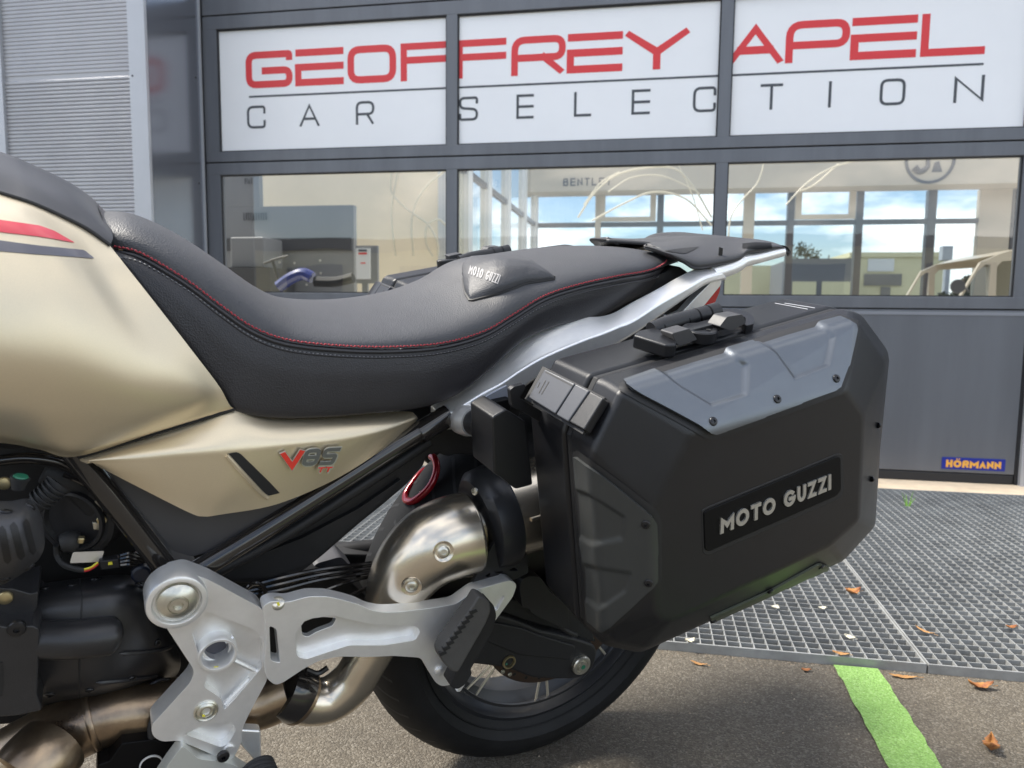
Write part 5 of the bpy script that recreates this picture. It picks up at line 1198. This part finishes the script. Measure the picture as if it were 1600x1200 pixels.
plate('paint_mark', [(334, 1042), (341, 1041), (342, 1044), (336, 1045)], .206, .0006, M_['yellow'], fr_, bev=0); plate('paint_mark', [(316, 1117), (320, 1117), (321, 1120), (316, 1120)], .2085, .0006, M_['yellow'], fr_, bev=0)
# ---- passenger footrest arm
arm_out = [(410, 947), (425, 939), (450, 941), (482, 932), (512, 932), (535, 937), (560, 944), (578, 953), (600, 957), (625, 956), (675, 950), (712, 944), (742, 922), (798, 906), (808, 913), (802, 932), (768, 978), (740, 1010), (706, 1070), (690, 1073), (680, 1066), (658, 1028), (615, 1025), (575, 1027), (530, 1026), (500, 1032), (475, 1045), (442, 1067), (430, 1071), (416, 1060), (413, 1035), (417, 1000), (416, 975)]
arm = plate('passenger_footrest_arm', arm_out, .218, .020, M_['silver'], bike, bev=.0045, fil=7, seg=3,
   holes=[[(421, 978), (432, 983), (438, 1036), (423, 1032)], [(474, 982), (500, 972), (530, 974), (524, 986), (500, 995), (484, 1004), (476, 1001)]],
   recess=[([(478, 968), (520, 962), (580, 976), (650, 979), (657, 986), (649, 1000), (600, 1008), (545, 1008), (478, 1030), (464, 1026), (462, 990)], .012), ([(772, 935), (790, 930), (776, 955), (768, 952)], .004)])
hexbolt('bolt', B(434, 946, .215)+bu*.004, bu*.8+bn*.4, .008, M_['bolt'], arm); plate('paint_mark', [(432, 942), (436, 941), (438, 946), (434, 947)], .2235, .0006, M_['yellow'], arm, bev=0)
# ---- folded passenger footrest
pg = plate('passenger_footrest', [(748, 931), (757, 934), (766, 941), (768, 955), (760, 975), (716, 1052), (706, 1050), (690, 1033), (687, 1022), (694, 1008), (738, 948)], .262, .022, M_['rubbergrey'], bike, bev=.003, fil=6, seg=3)
for k in range(9):
    t = k/8; x, y = 741+(693-741)*t, 957+(1022-957)*t
    plate('rubber_notch', [(x-8, y-1), (x+3, y-5.5), (x+6, y-1), (x-5, y+4.5)], .2626, .004, M_['dark'], pg, bev=.0006)
plate('footrest_bar', [(764, 938), (772, 946), (776, 962), (770, 985), (742, 1035), (735, 1046), (738, 1052), (727, 1070), (714, 1078), (702, 1072), (712, 1052), (758, 975)], .250, .022, M_['blackplastic'], pg, bev=.003, fil=5)
lathe('pivot_pin', B(687, 1049, .2195), bn, [(.0065, -.003), (.0063, .0012), (.005, .002), (0, .002)], M_['silver'], pg, 22)
plate('end_tab', [(716, 1078), (726, 1056), (729, 1055), (731, 1063), (719, 1081), (713, 1081)], .235, .006, M_['silver'], pg, bev=.001, fil=2)
hexbolt('bolt', B(757, 994, .245), bn, .004, M_['bolt'], pg, socket=False)

# ---- side stand, gear linkage and rider footrest at the bottom
plate('lower_bracket', [(285, 1165), (310, 1186), (345, 1190), (365, 1195), (420, 1230), (240, 1230), (262, 1196)], .215, .02, mat('pale_cast', (.55, .56, .52), .4, .4), bike, bev=.004, fil=6, seg=3)
lathe('rider_footrest', B(400, 1200, .215), bn*.9+br*.15-bu*.2, sum([[(.0195, k*.006), (.0215, k*.006+.0015), (.0215, k*.006+.004), (.0195, k*.006+.0055)] for k in range(14)], [(0, 0), (.012, 0)])+[(.016, .086), (0, .088)], M_['rubber'], bike, 28)
plate('footrest_hinge', [(372, 1140), (408, 1142), (409, 1185), (398, 1190), (376, 1165)], .190, .015, M_['silver'], bike, bev=.003)
lathe('pivot_pin', B(358, 1172, .2065), bn, [(.0065, -.002), (.006, .0015), (0, .0018)], M_['silver'], bike, 20); hexbolt('bolt', B(349, 1183, .217), bn, .007, M_['blackbolt'], bike)
plate('gear_linkage', [(190, 1162), (236, 1156), (285, 1162), (293, 1180), (262, 1192), (240, 1230), (150, 1230), (152, 1196), (170, 1190)], .17, .04, M_['casedark'], bike, bev=.004, fil=4)
lathe('linkage_ring', B(236, 1194, .173), bn, [(.0125, 0), (.0125, .002), (.0112, .002), (.0112, 0)], M_['white'], bike, 26)
tube('breather_hose', [(252, 1100, .16, .004), (236, 1135, .165, .004), (236, 1160, .165, .004), (222, 1185, .165, .004), (180, 1196, .16, .004)], M_['rubber'], bike, n=30, seg=10)
tube('stand_leg', [(330, 1180, .16, .013), (340, 1215, .20, .012), (350, 1260, .26, .011)], M_['blackplastic'], bike, n=12, seg=14)
# ================================================================ SIDE CASES
def case_parts():
    """left case, placed on the photograph's points; returns list of objects"""
    caseo = empty('side_case', Matrix.Translation(Vector(B(1150, 1000, .3))) @ MB.to_3x3().to_4x4())
    MATW[caseo.name] = caseo.matrix_world.copy()
    E = [(948, 597), (1330, 485), (1347, 490), (1388, 546), (1390, 562), (1376, 700), (1368, 822), (1318, 877), (1000, 1021), (945, 1010), (924, 988), (904, 692), (911, 672)]
    Fp = [(1082, 676), (1316, 611), (1322, 610), (1348, 645), (1350, 655), (1347, 730), (1343, 812), (1298, 852), (1048, 972), (1034, 968), (1026, 955), (1018, 800), (1024, 786)]
    wE, wG, wF = .352, .384, .422
    e = [B(x, y, wE) for x, y in E]; f = [B(x, y, wF) for x, y in Fp]
    gpx = [(a[0]+(b[0]-a[0])*.17, a[1]+(b[1]-a[1])*.17) for a, b in zip(E, Fp)]; g = [B(x, y, wG) for x, y in gpx]
    def shrink(P, w, k, dz=0):
        L_ = [loc(p) for p in P]; c = np.mean(L_, 0); return [wor(c[0]+(q[0]-c[0])*k, w, c[2]+(q[2]-c[2])*k+dz) for q in L_]
    s0 = shrink(e, .330, 1.0); s1 = shrink(e, .324, .985); s2 = shrink(e, .320, 1.0); a = shrink(e, .235, .985)
    n = len(E)
    def loft(name, rings, m, par, front=True, back=False, bev=.006, seg=3):
        V = [p for r in rings for p in r]; Fc = []
        for i in range(len(rings)-1):
            for j in range(n):
                k = (j+1) % n; Fc.append((i*n+j, i*n+k, (i+1)*n+k, (i+1)*n+j))
        if front: Fc.append(tuple((len(rings)-1)*n+j for j in range(n)))
        if back: Fc.append(tuple(range(n))[::-1])
        o = mk(name, V, Fc, m, par, sharp=30)
        bm = bmesh.new(); bm.from_mesh(o.data); bmesh.ops.recalc_face_normals(bm, faces=bm.faces); bm.to_mesh(o.data); bm.free()
        b = o.modifiers.new('bevel', 'BEVEL'); b.width = bev; b.segments = seg; b.limit_method = 'ANGLE'; b.angle_limit = R_(12); b.harden_normals = True
        return o
    body = loft('case_body', [a, s2], M_['case'], caseo, back=True)
    seal = loft('case_seal', [shrink(e, .3205, .985), shrink(e, .3295, .985)], M_['dark'], caseo, back=True, bev=.001, seg=1)
    lid = loft('case_lid', [s0, e, g, f], M_['case'], caseo, back=True, bev=.0075, seg=4)
    dg = bpy.context.evaluated_depsgraph_get(); dg.update(); ev = lid.evaluated_get(dg); me = ev.to_mesh()
    Mw = wm(lid); T = BVHTree.FromPolygons([tuple(Mw @ v.co) for v in me.vertices], [tuple(p.vertices) for p in me.polygons]); ev.to_mesh_clear()
    # top accent plate
    def sdist(P, x, y):
        P = np.array(P); d = 1e9; ins = False; q = np.array([x, y])
        for i in range(len(P)):
            a_, b_ = P[i-1], P[i]; ab = b_-a_; t = min(1, max(0, (q-a_)@ab/(ab@ab))); d = min(d, np.linalg.norm(q-a_-ab*t))
            if (a_[1] > y) != (b_[1] > y) and x < (b_[0]-a_[0])*(y-a_[1])/(b_[1]-a_[1])+a_[0]: ins = not ins
        return d if ins else -d
    pk1 = [(1032, 560), (1130, 550), (1152, 565), (1161, 572), (1160, 618), (1107, 634), (1062, 607), (1022, 578)]
    pk2 = [(1180, 535), (1272, 508), (1293, 522), (1297, 530), (1288, 572), (1237, 592), (1208, 552)]
    def rel_top(x, y, aa, bb):
        d = max(sdist(pk1, x, y), sdist(pk2, x, y)); t = min(1, max(0, (d+4)/8)); t = t*t*(3-2*t); return -.0044*t
    up = [(974, 601), (1022, 584), (1027, 587), (1080, 570), (1130, 555), (1134, 551), (1175, 539), (1180, 542), (1230, 526), (1272, 514), (1277, 510), (1312, 501), (1331, 510)]
    lo = [(979, 607), (1000, 619), (1060, 651), (1104, 675), (1112, 677), (1140, 668), (1208, 644), (1260, 625), (1302, 610), (1308, 606), (1320, 574), (1328, 540), (1333, 516)]
    lo2 = [(968, 611), (1000, 629), (1060, 661), (1104, 686), (1114, 687), (1208, 655), (1306, 619), (1316, 612), (1330, 576), (1343, 512)]
    up2 = [(967, 599), (1022, 577), (1130, 545), (1175, 531), (1272, 503), (1312, 492), (1341, 503)]
    draped('accent_gap', up2, lo2, T, M_['dark'], caseo, nu=90, nv=30, off=.0012)
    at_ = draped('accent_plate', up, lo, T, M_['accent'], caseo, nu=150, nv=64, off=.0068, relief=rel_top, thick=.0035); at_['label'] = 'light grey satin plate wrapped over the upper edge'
    for x, y in ((1108, 660), (1208, 626), (1300, 594)):
        h = hit(T, x, y); hexbolt('screw', h[0]+h[1]*.0075, h[1], .0052, M_['blackbolt'], at_)
    # front accent plate
    pf1 = [(903, 765), (921, 770), (975, 805), (973, 838), (928, 848), (905, 836)]; pf2 = [(912, 880), (935, 885), (985, 893), (978, 920), (938, 948), (915, 932)]
    def rel_f(x, y, aa, bb):
        d = max(sdist(pf1, x, y), sdist(pf2, x, y)); t = min(1, max(0, (d+4)/8)); t = t*t*(3-2*t); return -.003*t
    ul = [(900, 713), (903, 745), (905, 765), (907, 790), (909, 829), (910, 848), (914, 868), (917, 900), (918, 930), (920, 955), (922, 969)]
    ur = [(904, 714), (935, 737), (975, 768), (1015, 802), (1023, 814), (1025, 850), (1026, 905), (1018, 917), (985, 948), (955, 975), (941, 984)]
    draped('accent_gap', [(896, 706), (899, 745), (905, 829), (913, 900), (917, 974)], [(904, 703), (975, 756), (1024, 794), (1033, 810), (1034, 908), (1016, 932), (945, 994)], T, M_['dark'], caseo, nu=50, nv=24, off=.0012)
    af = draped('accent_plate', ul, ur, T, M_['accentshade'], caseo, nu=90, nv=50, off=.0048, relief=rel_f, thick=.0035); af['label'] = 'grey satin plate wrapped round the front edge, coloured darker for its shade'
    for x, y in ((1009, 816), (1013, 907)):
        h = hit(T, x, y); hexbolt('screw', h[0]+h[1]*.0055, h[1], .0050, M_['blackbolt'], af)
    # bottom accent plate
    ab = draped('accent_plate', [(1108, 962), (1200, 921), (1278, 878), (1290, 882)], [(1112, 974), (1200, 934), (1290, 890), (1293, 884)], T, mat('accent_under_shade', (.075, .085, .06), .45, .3), caseo, nu=40, nv=10, off=.004, thick=.003); ab['label'] = 'grey plate along the lower edge, coloured olive for its shade'  # underside plate given a dark greenish tone for its shade
    for x, y in ((1112, 966), (1201, 920), (1280, 882)):
        h = hit(T, x, y)
        if h is not None: hexbolt('screw', h[0]+h[1]*.005, h[1], .0045, M_['blackbolt'], ab)
    for x, y in ((1374, 664), (1364, 748)):
        h = hit(T, x-4, y); hexbolt('screw', h[0]+h[1]*.002, br, .004, M_['blackbolt'], caseo)
    # name plate
    pl = Plane.w(wF+.0022)
    plate('plate_shadow_gap', [(1096, 797), (1106, 792), (1310, 708), (1317, 711), (1320, 768), (1311, 781), (1106, 869), (1098, 865)], Plane.w(wF+.0006), .004, M_['dark'], caseo, bev=.0010, fil=5)  # dark ring drawn for the gap and shadow edge round the name plate
    npl = plate('name_plate', [(1100, 801), (1106, 797), (1308, 713), (1314, 715), (1315, 765), (1308, 775), (1108, 862), (1102, 859)], pl, .003, M_['casedark'], caseo, bev=.0012, fil=5)
    text('MOTO GUZZI', 'geo', pl, [(1124, 834), (1297, 764), (1297, 740), (1125, 808)], .0051, M_['letters'], npl, .0018, 0, gap=.17, widths={'M': 1.15, 'O': 1.15, 'T': .9, 'G': 1.1, 'U': .85, 'Z': .85, 'I': .28, ' ': .45})
    # latch at the upper front corner
    L3 = Plane.three((851, 576, .262), (823, 620, .262), (911, 673, .372)); L4 = Plane(L3.o+L3.n*.006, L3.n)
    lt = plate('latch', [(851, 576), (898, 599), (867, 647), (825, 621)], L4, .012, M_['latch'], caseo, bev=.0018, fil=3)
    plate('latch_bend', [(899, 599), (921, 610), (887, 659), (868, 648)], Plane(L3.o+L3.n*.0065, L3.n), .012, M_['latch'], lt, bev=.0018)
    plate('latch_end', [(921, 610), (943, 622), (912, 672), (888, 659)], Plane(L3.o+L3.n*.0045, L3.n), .012, M_['case'], lt, bev=.002)  # end piece coloured darker for the shade on its fold
    for a_, b_ in (((843, 597), (839, 605)), ((852, 594), (841, 614)), ((857, 596), (845, 616))):
        plate('engraved_line', [a_, (a_[0]+1.2, a_[1]+.6), (b_[0]+1.2, b_[1]+.6), b_], Plane(L4.o+L4.n*.0003, L3.n), .0006, M_['dark'], lt, bev=0)
    plate('engraved_line', [(853, 580), (895, 602), (894, 604), (852, 582)], Plane(L4.o+L4.n*.0003, L3.n), .0006, M_['dark'], lt, bev=0)
    plate('latch_gap', [(848, 572), (945, 621), (910, 678), (820, 623)], Plane(L3.o-L3.n*.001, L3.n), .004, M_['dark'], caseo, bev=0)
    # carrying handle on top
    hd = tube('handle', [(1018, 517, .285, .0110), (1045, 507, .285, .0118), (1085, 496, .285, .0112), (1120, 486, .285, .0115)], M_['case'], caseo, n=20, seg=20)
    HP = Plane.three((998, 520, .288), (1172, 494, .292), (1052, 534, .328)); HP = Plane(HP.o+HP.n*.004, HP.n)
    plate('handle_end', [(989, 523), (996, 516), (1022, 511), (1044, 519), (1056, 527), (1058, 538), (1042, 539)], HP, .017, M_['case'], hd, bev=.003, fil=4, seg=3)
    plate('handle_end', [(1116, 488), (1122, 483), (1150, 482), (1170, 488), (1179, 496), (1178, 506), (1165, 509), (1160, 500), (1147, 492), (1124, 492)], HP, .015, M_['case'], hd, bev=.003, fil=3, seg=3)
    for t_ in (1030, 1048, 1068, 1086, 1104): tube('grip_ring', [(t_, 513.2-(t_-1030)*.3, .285, .0119), (t_+2, 512.6-(t_-1030)*.3, .285, .0119)], M_['casedark'], hd, straight=True, seg=18)
    ub = Plane.three((1056, 530, .315), (1160, 500, .315), (1100, 540, .345))
    bs = plate('handle_base', [(1046, 528), (1075, 517), (1128, 503), (1165, 494), (1166, 503), (1140, 512), (1090, 528), (1056, 540)], Plane.w(.322), .02, M_['case'], caseo, bev=.003, fil=3)
    plate('lock_housing', [(1050, 521), (1078, 513), (1090, 531), (1062, 541), (1056, 537)], Plane.w(.334), .022, M_['rack'], bs, bev=.003, fil=3)
    plate('lock_housing', [(1124, 511), (1136, 495), (1160, 491), (1166, 505), (1142, 517)], Plane.w(.334), .022, M_['rack'], bs, bev=.003, fil=3)
    nn = bu*.96-br*.1+bn*.1
    dl = lathe('lock_dial', B(1094, 514, .318), nn, [(.0215, -.012), (.0215, 0), (.0200, .0015), (.0160, .0015), (.0155, .0005), (.0045, .0005), (.0045, .0022), (0, .0022)], M_['case'], bs, 32)
    for k in range(5): 
        P = B(1094, 514, .318)+nn*.001; a_ = k*.6-1.2; d_ = (br*math.cos(a_)+bn*math.sin(a_)); V, F = tube_geo(np.array([P+d_*.008, P+d_*.014]), .0007, 6); mk('tick', V, F, M_['dark'], dl)
    for x0_, y0_, x1_, y1_ in ((1211, 475, 1260, 485), (1222, 474, 1272, 482)):
        # two silver lines near the rear of the top face
        h0, h1 = None, None
    TT = bvh(body)
    for (xa, ya), (xb, yb) in (((1211, 474.5), (1262, 484)), ((1226, 474.5), (1273, 482))):
        h0, h1 = hit(TT, xa, ya), hit(TT, xb, yb)
        if h0 and h1:
            V, F = tube_geo(np.array([h0[0]+h0[1]*.0006, h1[0]+h1[1]*.0006]), .0006, 6); mk('silver_line', V, F, M_['alutrim'], caseo)
    # key lock box at the front
    kb = plate('lock_box', [(769, 652), (790, 639), (822, 659), (833, 758), (806, 765), (783, 746), (772, 740)], .262, .06, M_['case'], caseo, bev=.005, fil=4, seg=3)
    kc = lathe('key_lock', B(781, 709, .228), -br*.95+bn*.2, [(.0135, -.02), (.0135, .004), (.0120, .006), (.0098, .006), (.0095, .002), (.0070, .002), (.0068, .007), (.0, .007)], M_['casedark'], kb, 28)
    plate('mount_lip', [(797, 610), (803, 604), (820, 600), (822, 606), (812, 622), (868, 655), (873, 670), (850, 664), (820, 645), (800, 636)], .262, .008, M_['case'], caseo, bev=.002, fil=3)
    return caseo
lc = case_parts()
tag(lc, 'black hard side case nearest the viewer with raised silver lettering on its outer plate', 'side case', None)
def all_children(o):
    return [c for c in bpy.data.objects if c.parent == o]
def mirror_tree(o, parent=None):
    """the same case on the other side: left-right mirrored meshes"""
    flip = MB @ Matrix.Translation((0, 0, .014)) @ Matrix.Diagonal((1, -1, 1, 1)) @ MB.inverted()
    if o.data is None:
        q = Vector(flip @ wm(o).translation); c = empty(o.name.split('.')[0], Matrix.Translation(q) @ MB.to_3x3().to_4x4()); MATW[c.name] = c.matrix_world.copy()
    else:
        if any(k in o.name for k in ('letter', 'name_plate', 'plate_shadow_gap', 'screw', 'tick', 'accent', 'lock_box', 'key_lock')): return None
        me = o.data.copy(); A = wm(parent).inverted() @ flip @ wm(o)
        for v in me.vertices: v.co = A @ v.co
        me.flip_normals(); c = bpy.data.objects.new(o.name.split('.')[0], me); C.objects.link(c); c.parent = parent; MATW[c.name] = wm(parent).copy()
        for md in o.modifiers:
            n_ = c.modifiers.new(md.name, md.type)
            if md.type == 'BEVEL': n_.width, n_.segments, n_.limit_method, n_.angle_limit, n_.harden_normals = md.width, md.segments, md.limit_method, md.angle_limit, md.harden_normals
            if md.type == 'SOLIDIFY': n_.thickness, n_.offset = md.thickness, md.offset
    for k in all_children(o): mirror_tree(k, c)
    return c
rc = mirror_tree(lc)
tag(rc, 'black hard side case on the far side, seen behind the seat', 'side case', None)
